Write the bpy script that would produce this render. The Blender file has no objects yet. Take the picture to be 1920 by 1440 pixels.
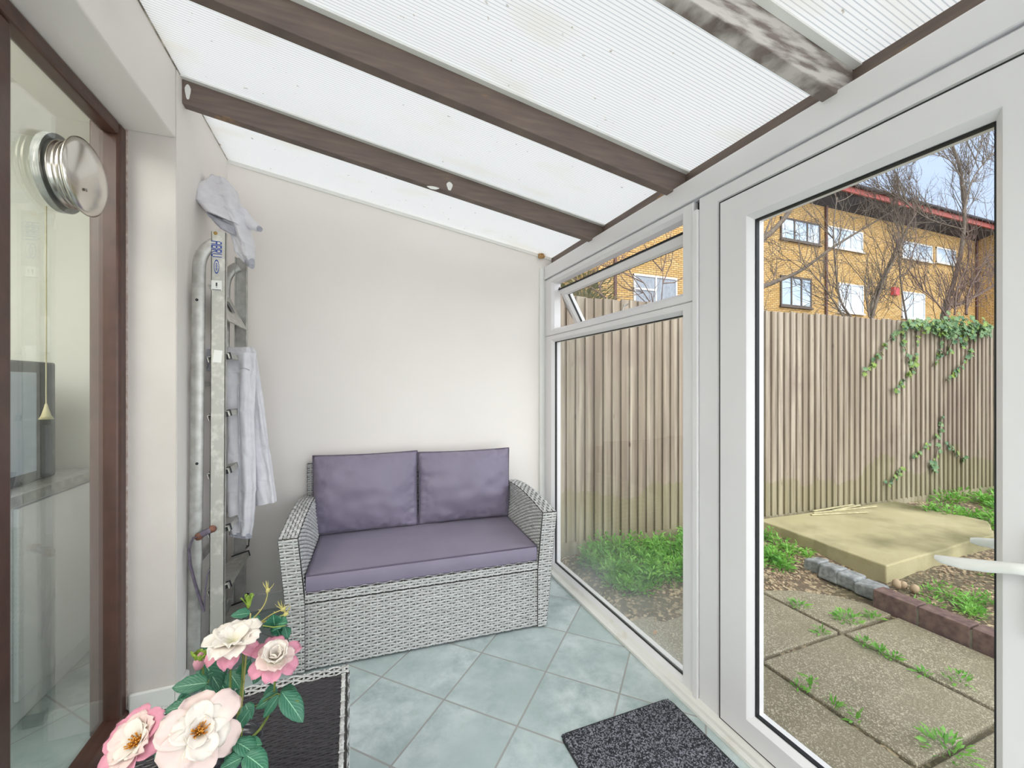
import bpy, math, random
from mathutils import Vector, Matrix, noise
R = math.radians
S = bpy.context.scene
COL = S.collection
rnd = random.Random(7)

# ------------------------------------------------------------------ camera, world, sun, exposure
YAW = R(21.04); F = 780.0; HC = 1.35
cd = bpy.data.cameras.new('camera'); cam = bpy.data.objects.new('camera', cd); COL.objects.link(cam)
cam.location = (0, 0, HC); cam.rotation_euler = (R(90), 0, -YAW)
cd.sensor_fit = 'HORIZONTAL'; cd.sensor_width = 36; cd.lens = 36 * F / 1920; cd.clip_start = 0.02; cd.clip_end = 300
S.camera = cam
S.view_settings.view_transform = 'Standard'; S.view_settings.look = 'None'
S.view_settings.gamma = 1; S.view_settings.exposure = -0.14; S.view_settings.use_curve_mapping = False

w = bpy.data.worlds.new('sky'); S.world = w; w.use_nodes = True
nt = w.node_tree; nt.nodes.clear()
o_ = nt.nodes.new('ShaderNodeOutputWorld'); b_ = nt.nodes.new('ShaderNodeBackground')
tc = nt.nodes.new('ShaderNodeTexCoord'); sx = nt.nodes.new('ShaderNodeSeparateXYZ'); cr = nt.nodes.new('ShaderNodeValToRGB')
nt.links.new(tc.outputs['Generated'], sx.inputs[0]); nt.links.new(sx.outputs['Z'], cr.inputs[0])
e = cr.color_ramp.elements
e[0].position = 0.0; e[0].color = (0.86, 0.96, 1.15, 1)
e[1].position = 0.9; e[1].color = (0.7, 0.74, 0.8, 1)
m1 = cr.color_ramp.elements.new(0.35); m1.color = (0.80, 0.97, 1.32, 1)
m2 = cr.color_ramp.elements.new(0.6); m2.color = (0.6, 0.68, 0.85, 1)
b_.inputs['Strength'].default_value = 1.0
# glow added to the sky behind the viewer, as fill light for the room
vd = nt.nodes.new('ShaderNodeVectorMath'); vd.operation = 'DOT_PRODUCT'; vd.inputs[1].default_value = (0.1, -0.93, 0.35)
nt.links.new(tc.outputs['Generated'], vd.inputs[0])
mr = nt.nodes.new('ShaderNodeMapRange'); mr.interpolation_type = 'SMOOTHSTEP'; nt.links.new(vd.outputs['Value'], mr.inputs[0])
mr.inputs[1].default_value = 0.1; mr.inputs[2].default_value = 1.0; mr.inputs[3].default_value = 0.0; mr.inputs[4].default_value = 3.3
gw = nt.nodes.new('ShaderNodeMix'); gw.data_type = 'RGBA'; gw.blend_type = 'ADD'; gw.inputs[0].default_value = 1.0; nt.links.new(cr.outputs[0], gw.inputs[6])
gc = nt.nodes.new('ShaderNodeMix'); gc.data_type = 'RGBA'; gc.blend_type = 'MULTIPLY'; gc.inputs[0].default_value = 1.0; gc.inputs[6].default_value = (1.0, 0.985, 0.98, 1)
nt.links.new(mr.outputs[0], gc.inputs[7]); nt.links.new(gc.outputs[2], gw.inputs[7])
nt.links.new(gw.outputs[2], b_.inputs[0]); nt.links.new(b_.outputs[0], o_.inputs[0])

sl = bpy.data.lights.new('sun', 'SUN'); sun = bpy.data.objects.new('sun', sl); COL.objects.link(sun)
sl.energy = 1.1; sl.angle = R(12); sl.color = (1.0, 0.95, 0.87)
sun.rotation_euler = Vector((-0.22, -0.62, 0.75)).to_track_quat('Z', 'Y').to_euler()

# ------------------------------------------------------------------ camera geometry: pixel + one known coordinate -> place
FW = Vector((math.sin(YAW), math.cos(YAW), 0)); RT = Vector((math.cos(YAW), -math.sin(YAW), 0))
def ray(u, v): return FW + RT * ((u - 960) / F) + Vector((0, 0, (720 - v) / F))
def onz(u, v, z): r = ray(u, v); return Vector((0, 0, HC)) + r * ((z - HC) / r.z)
def onx(u, v, x): r = ray(u, v); return Vector((0, 0, HC)) + r * (x / r.x)
def ony(u, v, y): r = ray(u, v); return Vector((0, 0, HC)) + r * (y / r.y)
def ond(u, v, d): return Vector((0, 0, HC)) + ray(u, v) * d

# ------------------------------------------------------------------ materials
MAT = {}
def nodes(name):
    m = bpy.data.materials.new(name); m.use_nodes = True
    t = m.node_tree; p = t.nodes['Principled BSDF']; MAT[name] = m
    return m, t, p
def lin(c):
    if isinstance(c, str):
        c = tuple(int(c[i:i+2], 16) / 255 for i in (0, 2, 4))
        c = tuple(x / 12.92 if x <= 0.04045 else ((x + 0.055) / 1.055) ** 2.4 for x in c)
    return (c[0], c[1], c[2], 1)
def N(t, typ, **k):
    n = t.nodes.new('ShaderNode' + typ)
    for a, b in k.items():
        if hasattr(n, a): setattr(n, a, b)
        else: n.inputs[a].default_value = b
    return n
def mixc(t, fac, a, b, mode='MIX'):
    n = t.nodes.new('ShaderNodeMix'); n.data_type = 'RGBA'; n.blend_type = mode
    for i, val in ((0, fac), (6, a), (7, b)):
        if hasattr(val, 'links') or isinstance(val, bpy.types.NodeSocket): t.links.new(val, n.inputs[i])
        else: n.inputs[i].default_value = val
    return n.outputs[2]
def coords(t, kind='Object', scale=(1, 1, 1), rot=(0, 0, 0), loc=(0, 0, 0)):
    c = t.nodes.new('ShaderNodeTexCoord'); mp = t.nodes.new('ShaderNodeMapping')
    mp.inputs['Scale'].default_value = scale; mp.inputs['Rotation'].default_value = rot; mp.inputs['Location'].default_value = loc
    t.links.new(c.outputs[kind], mp.inputs[0]); return mp.outputs[0]
def ramp(t, src, a, b, c0=(0, 0, 0, 1), c1=(1, 1, 1, 1)):
    n = t.nodes.new('ShaderNodeValToRGB'); n.color_ramp.elements[0].position = a; n.color_ramp.elements[1].position = b
    n.color_ramp.elements[0].color = c0; n.color_ramp.elements[1].color = c1
    t.links.new(src, n.inputs[0]); return n.outputs[0]
def bump(t, p, h, strength=0.3, dist=0.01):
    b = t.nodes.new('ShaderNodeBump'); b.inputs['Strength'].default_value = strength; b.inputs['Distance'].default_value = dist
    t.links.new(h, b.inputs['Height']); t.links.new(b.outputs[0], p.inputs['Normal'])
def simple(name, c1, c2=None, scale=8, rough=0.6, metal=0.0, bmp=0.0, bscale=40, spec=0.5, stretch=(1, 1, 1), kind='Object', a=0.35, b=0.65, sheen=0):
    m, t, p = nodes(name)
    p.inputs['Roughness'].default_value = rough; p.inputs['Metallic'].default_value = metal
    p.inputs['Specular IOR Level'].default_value = spec
    if sheen: p.inputs['Sheen Weight'].default_value = sheen
    p.inputs['Base Color'].default_value = lin(c1)
    if c2:
        no = N(t, 'TexNoise', Scale=scale, Detail=5.0); t.links.new(coords(t, kind, stretch), no.inputs['Vector'])
        t.links.new(mixc(t, ramp(t, no.outputs[0], a, b), lin(c1), lin(c2)), p.inputs['Base Color'])
    if bmp:
        no = N(t, 'TexNoise', Scale=bscale, Detail=4.0); t.links.new(coords(t, kind, stretch), no.inputs['Vector'])
        bump(t, p, no.outputs[0], bmp, 0.004)
    return m
simple('wall_paint', 'F3EDE8', 'EEE8E2', 1.2, 0.75, bmp=0.08, bscale=12)
simple('pier_paint', 'D6CFCA', 'CCC4BE', 2.5, 0.6, bmp=0.5, bscale=9)
simple('white_gloss', 'F1F0EC', 'EAE9E4', 3, 0.35)
simple('pvc', 'E9E6E7', 'E5E2E3', 2, 0.32)
simple('pvc_dirty', 'E6E4DE', 'CFC6B4', 9, 0.4, a=0.55, b=0.85)
simple('gasket', '16181B', rough=0.6)
simple('brown_wood', '4A322A', '573A31', 14, 0.35, bmp=0.1, bscale=60)
simple('chipped_paint', 'D8CEC6', 'B59A8E', 40, 0.7)
simple('steel', 'DAD6D0', 'CFC8BE', 6, 0.24, 1.0)
simple('steel_brushed', 'A29C94', '8A847C', 30, 0.3, 1.0, stretch=(1, 1, 12))
simple('alu', 'C3C2BE', 'A7A5A0', 22, 0.42, 0.55, bmp=0.05)
simple('alu_old', 'B9B7B0', 'DBD8D0', 30, 0.5, 0.4, a=0.5, b=0.75)
simple('black_plastic', '222327', rough=0.5)
simple('blue_print', '2A4C9A', rough=0.5)
simple('label_white', 'E8E7E3', rough=0.5)
simple('cloth_grey', 'E2E0E4', 'D8D6DB', 25, 0.9, bmp=0.12, bscale=300, sheen=0.1)
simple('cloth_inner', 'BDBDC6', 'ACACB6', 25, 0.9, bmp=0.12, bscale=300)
simple('cloth_maroon', '5A3A44', 'CFCAD0', 60, 0.9)
simple('strap', '5E5460', '73697A', 50, 0.7)
simple('leather', '6A4234', '8A5C48', 50, 0.5)
simple('cushion', '81788C', '887F93', 5, 0.55, bmp=0.06, bscale=900, sheen=0.15)
simple('piping', '5E5566', rough=0.6)
simple('rattan_back', '5C5955', '4D4A47', 60, 0.85)
simple('dark_weave_back', '1C1A1C', rough=0.6)
simple('pot', '3A3B45', rough=0.18)
simple('stem', '7F8B3C', '5F7336', 30, 0.55)
simple('sepal', '8CA53C', '6B8B34', 30, 0.5)
simple('thorn_stem', 'B9AE6C', 'A09A58', 30, 0.55)
simple('stamen', 'D9962A', 'B8701C', 90, 0.6)
simple('soil', '4B4036', '6E5E4C', 14, 0.95, bmp=0.8, bscale=60)
simple('bark', '75685A', '5B5047', 12, 0.85, bmp=0.4, bscale=50)
simple('bark_red', '5F4D47', '7A665B', 12, 0.85)
simple('fascia_red', '974238', '93382F', 3, 0.6)
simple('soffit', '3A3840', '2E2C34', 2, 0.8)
simple('roof_tile', '6B3F38', '55332E', 6, 0.85)
simple('white_frame', 'C9C9C7', rough=0.4)
simple('brown_frame', '4F4238', rough=0.6)
simple('pipe', '5B3B34', rough=0.5)
simple('alarm_red', 'C23A3E', rough=0.5)
simple('shed_felt', '5B6050', '4A4F44', 6, 0.9)
simple('granite', '9A9C9C', '6F7273', 30, 0.85, bmp=0.7, bscale=30)
simple('eng_brick', '5A4443', '7D655C', 22, 0.8, bmp=0.3)
simple('mortar', '8D8578', '7C7466', 22, 0.9, bmp=0.3)
simple('cane', 'C5BC97', 'A79F7B', 20, 0.8)
simple('dead_leaf', 'B98A62', '9C7150', 20, 0.8)
simple('pebble', 'B8A184', '8C7862', 5, 0.8)
simple('foam', 'C9A374', 'A9834F', 60, 0.95, bmp=0.9, bscale=60)
simple('brass', 'A88A4E', '8C7040', 30, 0.3, 0.9)
simple('cabinet', 'F2F6F8', rough=0.4)
simple('worktop', 'A9ABA8', '8E9190', 30, 0.4)
simple('appliance', '3F4346', rough=0.25)
simple('kitchen_wall', 'D6D8CE', rough=0.8)
simple('kitchen_tile', 'A3A6A2', 'B2B5B0', 3, 0.4)
simple('sealant', '7D7468', 'C9C2B5', 18, 0.8)
simple('curtain', '9FA5AE', '858C97', 6, 0.8, stretch=(6, 1, 1))

def leafmat(name, c1, c2, tr=0.3, rough=0.5, scale=30):
    m, t, p = nodes(name)
    no = N(t, 'TexNoise', Scale=scale); t.links.new(coords(t), no.inputs['Vector'])
    c = mixc(t, ramp(t, no.outputs[0], 0.35, 0.65), lin(c1), lin(c2))
    t.links.new(c, p.inputs['Base Color']); p.inputs['Roughness'].default_value = rough
    tl = N(t, 'BsdfTranslucent'); t.links.new(c, tl.inputs[0]); mx = N(t, 'MixShader'); mx.inputs[0].default_value = tr
    t.links.new(p.outputs[0], mx.inputs[1]); t.links.new(tl.outputs[0], mx.inputs[2])
    t.links.new(mx.outputs[0], t.nodes['Material Output'].inputs[0]); return m
leafmat('weed_leaf', '5C9C36', '90C858', 0.35, scale=9)
leafmat('weed_dark', '3E7040', '5E9C58', 0.3, scale=9)
leafmat('ivy_leaf', '3F6A48', '7E9A66', 0.25, scale=14)
leafmat('ivy_young', '93A84A', '6F8F3E', 0.3, scale=14)
leafmat('evergreen', '6A6A48', '8C8862', 0.2, scale=2)

# rose leaf: midrib and veins over teal green
m, t, p = nodes('rose_leaf')
uv = t.nodes.new('ShaderNodeUVMap'); sp = N(t, 'SeparateXYZ'); t.links.new(uv.outputs[0], sp.inputs[0])
ab = N(t, 'Math', operation='ABSOLUTE'); t.links.new(sp.outputs[0], ab.inputs[0])
mid = N(t, 'Math', operation='LESS_THAN'); t.links.new(ab.outputs[0], mid.inputs[0]); mid.inputs[1].default_value = 0.035
cmb = N(t, 'Math', operation='MULTIPLY_ADD'); t.links.new(ab.outputs[0], cmb.inputs[0]); cmb.inputs[1].default_value = -0.45; t.links.new(sp.outputs[1], cmb.inputs[2])
ml = N(t, 'Math', operation='MULTIPLY'); t.links.new(cmb.outputs[0], ml.inputs[0]); ml.inputs[1].default_value = 46
sn = N(t, 'Math', operation='SINE'); t.links.new(ml.outputs[0], sn.inputs[0])
vein = ramp(t, sn.outputs[0], 0.86, 1.0)
base = mixc(t, vein, lin('2F6A50'), lin('5C9478'))
t.links.new(mixc(t, mid.outputs[0], base, lin('8FBF9E')), p.inputs['Base Color'])
p.inputs['Roughness'].default_value = 0.45; bump(t, p, sn.outputs[0], 0.15, 0.002)

def petalmat(name, basec, tipc, a, b):
    m, t, p = nodes(name)
    uv = t.nodes.new('ShaderNodeUVMap'); sp = N(t, 'SeparateXYZ'); t.links.new(uv.outputs[0], sp.inputs[0])
    no = N(t, 'TexNoise', Scale=2.5); t.links.new(uv.outputs[0], no.inputs['Vector'])
    ad = N(t, 'Math', operation='MULTIPLY_ADD'); t.links.new(no.outputs[0], ad.inputs[0]); ad.inputs[1].default_value = 0.5; t.links.new(sp.outputs[1], ad.inputs[2])
    c = mixc(t, ramp(t, ad.outputs[0], a + .25, b + .25), lin(basec), lin(tipc))
    t.links.new(c, p.inputs['Base Color']); p.inputs['Roughness'].default_value = 0.65
    tl = N(t, 'BsdfTranslucent'); t.links.new(c, tl.inputs[0]); mx = N(t, 'MixShader'); mx.inputs[0].default_value = 0.35
    t.links.new(p.outputs[0], mx.inputs[1]); t.links.new(tl.outputs[0], mx.inputs[2])
    t.links.new(mx.outputs[0], t.nodes['Material Output'].inputs[0])
petalmat('petal_cream', 'F3EFC8', 'FBF4EC', 0.0, 0.5)
petalmat('petal_blush', 'FBF5EA', 'F8E4DE', 0.45, 1.15)
petalmat('petal_pink', 'F8E6E2', 'EFAABF', 0.3, 1.0)

# glass: clear, thin, Fresnel reflection
def glassmat(name, ior, tint=(0.97, 0.985, 0.975, 1), fog=None):
    m = bpy.data.materials.new(name); m.use_nodes = True; t = m.node_tree; t.nodes.clear(); MAT[name] = m
    out = N(t, 'OutputMaterial'); tr = N(t, 'BsdfTransparent'); tr.inputs[0].default_value = tint
    gl = N(t, 'BsdfGlossy'); gl.inputs['Roughness'].default_value = 0.0; fr = N(t, 'Fresnel', IOR=ior)
    ge = N(t, 'NewGeometry'); mi = N(t, 'MapRange'); t.links.new(ge.outputs['Backfacing'], mi.inputs[0]); mi.inputs[3].default_value = ior; mi.inputs[4].default_value = 1 / ior
    t.links.new(mi.outputs[0], fr.inputs['IOR'])
    mx = N(t, 'MixShader'); t.links.new(fr.outputs[0], mx.inputs[0]); t.links.new(tr.outputs[0], mx.inputs[1]); t.links.new(gl.outputs[0], mx.inputs[2])
    last = mx.outputs[0]
    if fog:   # condensation and dried spray along the foot of the pane
        df = N(t, 'BsdfDiffuse'); df.inputs[0].default_value = (0.85, 0.88, 0.88, 1)
        g = N(t, 'NewGeometry'); s = N(t, 'SeparateXYZ'); t.links.new(g.outputs['Position'], s.inputs[0])
        no = N(t, 'TexNoise', Scale=3.5, Detail=6.0); t.links.new(g.outputs['Position'], no.inputs['Vector'])
        mr = N(t, 'MapRange'); t.links.new(s.outputs[2], mr.inputs[0]); mr.inputs[1].default_value = fog; mr.inputs[2].default_value = 0.0
        mu = N(t, 'Math', operation='MULTIPLY'); t.links.new(mr.outputs[0], mu.inputs[0]); t.links.new(no.outputs[0], mu.inputs[1])
        mu2 = N(t, 'Math', operation='MULTIPLY'); t.links.new(mu.outputs[0], mu2.inputs[0]); mu2.inputs[1].default_value = 0.35
        m2 = N(t, 'MixShader'); t.links.new(mu2.outputs[0], m2.inputs[0]); t.links.new(last, m2.inputs[1]); t.links.new(df.outputs[0], m2.inputs[2]); last = m2.outputs[0]
    t.links.new(last, out.inputs[0])
glassmat('glass', 1.3)
glassmat('glass_fogged', 1.35, fog=0.55)
glassmat('patio_glass', 1.75, (0.95, 0.97, 0.95, 1))
simple('far_glass', '8FA6BD', 'C9D4E2', 0.5, 0.12, spec=0.8)

# twin-wall polycarbonate: translucent, ribbed
m = bpy.data.materials.new('polycarbonate'); m.use_nodes = True; t = m.node_tree; t.nodes.clear(); MAT['polycarbonate'] = m
out = N(t, 'OutputMaterial')
c = coords(t); s = N(t, 'SeparateXYZ'); t.links.new(c, s.inputs[0])
ml = N(t, 'Math', operation='MULTIPLY'); t.links.new(s.outputs[1], ml.inputs[0]); ml.inputs[1].default_value = 2 * math.pi / 0.0125
sn = N(t, 'Math', operation='SINE'); t.links.new(ml.outputs[0], sn.inputs[0])
rib = ramp(t, sn.outputs[0], 0.55, 1.0)
no = N(t, 'TexNoise', Scale=2.2, Detail=8.0); t.links.new(coords(t, scale=(1, 2.5, 1)), no.inputs['Vector'])
dirt = ramp(t, no.outputs[0], 0.58, 0.9)
no2 = N(t, 'TexNoise', Scale=34, Detail=2.0); t.links.new(c, no2.inputs['Vector'])
speck = ramp(t, no2.outputs[0], 0.72, 0.78)
c1 = mixc(t, rib, lin('ECECE9'), lin('BEC2C4'))
c2_ = mixc(t, dirt, c1, lin('DCD7CB'))
c3 = mixc(t, speck, c2_, lin('A39A8A'))
tl = N(t, 'BsdfTranslucent'); t.links.new(c3, tl.inputs[0])
df = N(t, 'BsdfDiffuse'); t.links.new(c3, df.inputs[0])
mx = N(t, 'MixShader'); mx.inputs[0].default_value = 0.15; t.links.new(tl.outputs[0], mx.inputs[1]); t.links.new(df.outputs[0], mx.inputs[2])
gl = N(t, 'BsdfGlossy'); gl.inputs['Roughness'].default_value = 0.25; m3 = N(t, 'MixShader'); m3.inputs[0].default_value = 0.04
t.links.new(mx.outputs[0], m3.inputs[1]); t.links.new(gl.outputs[0], m3.inputs[2]); t.links.new(m3.outputs[0], out.inputs[0])

# brown rafter paint with scuffs
def rafter_mat(name, c1, c2, scuff, lo, hi):
    m, t, p = nodes(name)
    no = N(t, 'TexNoise', Scale=6, Detail=8.0); t.links.new(coords(t, scale=(1, 1, 9)), no.inputs['Vector'])
    base = mixc(t, ramp(t, no.outputs[0], 0.3, 0.7), lin(c1), lin(c2))
    n2 = N(t, 'TexNoise', Scale=5, Detail=7.0); t.links.new(coords(t, scale=(1.2, 1, 6), loc=(3, 1, 2)), n2.inputs['Vector'])
    c = mixc(t, ramp(t, n2.outputs[0], lo, hi), base, lin(scuff))
    t.links.new(c, p.inputs['Base Color']); p.inputs['Roughness'].default_value = 0.6; bump(t, p, no.outputs[0], 0.3, 0.003)
rafter_mat('rafter', '79695F', '655650', 'A98458', 0.66, 0.76)
rafter_mat('rafter_pale', '6F625B', '8D807A', 'CFC8C2', 0.42, 0.55)

# floor tiles at 45 degrees
m, t, p = nodes('floor_tile')
c = coords(t, rot=(0, 0, R(-45)), loc=(0, 0, 0))
TS = 0.34
mp = N(t, 'Mapping'); t.links.new(coords(t), mp.inputs[0]); mp.inputs['Rotation'].default_value = (0, 0, R(-45)); 
sp = N(t, 'SeparateXYZ'); t.links.new(mp.outputs[0], sp.inputs[0])
# u = (X+Y)/sqrt2 ; v = (Y-X)/sqrt2
def line(sock, off):
    a = N(t, 'Math', operation='SUBTRACT'); t.links.new(sock, a.inputs[0]); a.inputs[1].default_value = off
    b = N(t, 'Math', operation='DIVIDE'); t.links.new(a.outputs[0], b.inputs[0]); b.inputs[1].default_value = TS
    return b.outputs[0]
lu = line(sp.outputs[0], 1.848 % TS); lv = line(sp.outputs[1], 0.308 % TS)
def edge(sock):
    f = N(t, 'Math', operation='FRACT'); t.links.new(sock, f.inputs[0])
    a = N(t, 'Math', operation='SUBTRACT'); t.links.new(f.outputs[0], a.inputs[0]); a.inputs[1].default_value = 0.5
    b = N(t, 'Math', operation='ABSOLUTE'); t.links.new(a.outputs[0], b.inputs[0]); return b.outputs[0]
mxm = N(t, 'Math', operation='MAXIMUM'); t.links.new(edge(lu), mxm.inputs[0]); t.links.new(edge(lv), mxm.inputs[1])
grout = ramp(t, mxm.outputs[0], 0.487, 0.492)
fu = N(t, 'Math', operation='FLOOR'); t.links.new(lu, fu.inputs[0]); fv = N(t, 'Math', operation='FLOOR'); t.links.new(lv, fv.inputs[0])
cm = N(t, 'CombineXYZ'); t.links.new(fu.outputs[0], cm.inputs[0]); t.links.new(fv.outputs[0], cm.inputs[1])
wn = N(t, 'TexWhiteNoise'); t.links.new(cm.outputs[0], wn.inputs[0])
addv = N(t, 'VectorMath', operation='MULTIPLY_ADD'); t.links.new(wn.outputs['Color'], addv.inputs[0]); addv.inputs[1].default_value = (9, 9, 9); t.links.new(coords(t), addv.inputs[2])
no = N(t, 'TexNoise', Scale=7, Detail=9.0); no.inputs['Roughness'].default_value = 0.7; t.links.new(addv.outputs[0], no.inputs['Vector'])
n2 = N(t, 'TexNoise', Scale=2.6, Detail=3.0); t.links.new(addv.outputs[0], n2.inputs['Vector'])
ca = mixc(t, ramp(t, no.outputs[0], 0.36, 0.62), lin('9FB0AF'), lin('CCD6D6'))
cb = mixc(t, ramp(t, n2.outputs[0], 0.4, 0.7), ca, lin('ACBCBA'))
t.links.new(mixc(t, grout, cb, lin('A09F9C')), p.inputs['Base Color'])
p.inputs['Roughness'].default_value = 0.42
iv = N(t, 'Math', operation='MULTIPLY_ADD'); t.links.new(grout, iv.inputs[0]); iv.inputs[1].default_value = -1.0; t.links.new(no.outputs[0], iv.inputs[2])
bump(t, p, iv.outputs[0], 0.25, 0.003)

# door mat flecks
m, t, p = nodes('mat_pile')
vo = N(t, 'TexVoronoi', Scale=230); t.links.new(coords(t), vo.inputs['Vector'])
sp = N(t, 'SeparateXYZ'); t.links.new(vo.outputs['Color'], sp.inputs[0])
t.links.new(mixc(t, ramp(t, sp.outputs[0], 0.45, 0.8), lin('2A2C33'), lin('93959E')), p.inputs['Base Color'])
p.inputs['Roughness'].default_value = 0.95; bump(t, p, vo.outputs['Distance'], 0.8, 0.006)

# rattan strand
m, t, p = nodes('rattan')
no = N(t, 'TexNoise', Scale=14, Detail=4.0); t.links.new(coords(t, scale=(1, 1, 14)), no.inputs['Vector'])
n2 = N(t, 'TexNoise', Scale=120, Detail=2.0); t.links.new(coords(t, scale=(1, 1, 3)), n2.inputs['Vector'])
ca = mixc(t, ramp(t, no.outputs[0], 0.35, 0.68), lin('B4B4B2'), lin('DFDFDE'))
t.links.new(mixc(t, ramp(t, n2.outputs[0], 0.45, 0.75), ca, lin('9A9997')), p.inputs['Base Color'])
p.inputs['Roughness'].default_value = 0.5
simple('dark_rattan', '39363A', '2E2B2F', 60, 0.3)

# concrete / aggregate paving
def paving(name, c1, c2, fleck, moss, bs=260, flo=0.62):
    m, t, p = nodes(name)
    no = N(t, 'TexNoise', Scale=3.0, Detail=6.0); t.links.new(coords(t), no.inputs['Vector'])
    a = mixc(t, ramp(t, no.outputs[0], 0.35, 0.65), lin(c1), lin(c2))
    vo = N(t, 'TexVoronoi', Scale=bs); t.links.new(coords(t), vo.inputs['Vector']); sp = N(t, 'SeparateXYZ'); t.links.new(vo.outputs['Color'], sp.inputs[0])
    b = mixc(t, ramp(t, sp.outputs[0], flo, 0.95), a, lin(fleck))
    n3 = N(t, 'TexNoise', Scale=1.6, Detail=5.0); t.links.new(coords(t, loc=(5, 3, 0)), n3.inputs['Vector'])
    t.links.new(mixc(t, ramp(t, n3.outputs[0], 0.45, 0.7), b, lin(moss)), p.inputs['Base Color'])
    p.inputs['Roughness'].default_value = 0.85; bump(t, p, vo.outputs['Distance'], 0.5, 0.004)
paving('paving', '7E7562', '908672', 'BDB49D', '726C52', 210)
paving('old_concrete', 'AAA07A', 'B8AE88', 'B4AB88', '66623F', 300, 0.85)  # broad darker olive patches, spread at random over the slab
paving('dark_paving', '6E7468', '7E8478', '9AA094', '5F6658', 200, 0.8)
paving('gravel_soil', '5A4A3C', '6B5848', 'CDB795', '54503A', 55, 0.55)

# brick
def brickmat(name, c1, c2, mort, kind='UV'):
    m, t, p = nodes(name)
    br = N(t, 'TexBrick'); t.links.new(coords(t, kind), br.inputs['Vector'])
    br.inputs['Scale'].default_value = 1; br.inputs['Brick Width'].default_value = 0.225; br.inputs['Row Height'].default_value = 0.075
    br.inputs['Mortar Size'].default_value = 0.011; br.inputs['Mortar Smooth'].default_value = 0.2
    br.inputs['Color1'].default_value = lin(c1); br.inputs['Color2'].default_value = lin(c2); br.inputs['Mortar'].default_value = lin(mort)
    t.links.new(br.outputs[0], p.inputs['Base Color']); p.inputs['Roughness'].default_value = 0.85
brickmat('yellow_brick', 'BA9150', 'CDA86E', '6E5C3A')
# fence boards
m, t, p = nodes('fence_board')
c = coords(t); no = N(t, 'TexNoise', Scale=11, Detail=2.0); t.links.new(coords(t, scale=(1, 1, 0.02)), no.inputs['Vector'])
a = mixc(t, ramp(t, no.outputs[0], 0.36, 0.64), lin('897A68'), lin('B1A594'))
gr = N(t, 'TexNoise', Scale=30, Detail=6.0); t.links.new(coords(t, scale=(1, 1, 0.05)), gr.inputs['Vector'])
a2 = mixc(t, ramp(t, gr.outputs[0], 0.4, 0.75), a, lin('776A5C'))
st = N(t, 'TexNoise', Scale=1.6, Detail=5.0); t.links.new(coords(t), st.inputs['Vector'])
a3 = mixc(t, ramp(t, st.outputs[0], 0.55, 0.75), a2, lin('86756A'))
sp = N(t, 'SeparateXYZ'); t.links.new(c, sp.inputs[0])
ad = N(t, 'Math', operation='MULTIPLY_ADD'); t.links.new(st.outputs[0], ad.inputs[0]); ad.inputs[1].default_value = -0.9; t.links.new(sp.outputs[2], ad.inputs[2])
moss = ramp(t, ad.outputs[0], -0.42, 0.02, (0.38, 0.38, 0.38, 1), (0, 0, 0, 1))
a4 = mixc(t, moss, a3, lin('7E7C4E'))
kn = N(t, 'TexVoronoi', Scale=2.6); t.links.new(coords(t, scale=(3.5, 1, 1)), kn.inputs['Vector'])
a5 = mixc(t, ramp(t, kn.outputs['Distance'], 0.03, 0.08, (0.8, 0.8, 0.8, 1), (0, 0, 0, 1)), a4, lin('6B5A4A'))
t.links.new(a5, p.inputs['Base Color']); p.inputs['Roughness'].default_value = 0.85
bump(t, p, gr.outputs[0], 0.2, 0.003)

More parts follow.
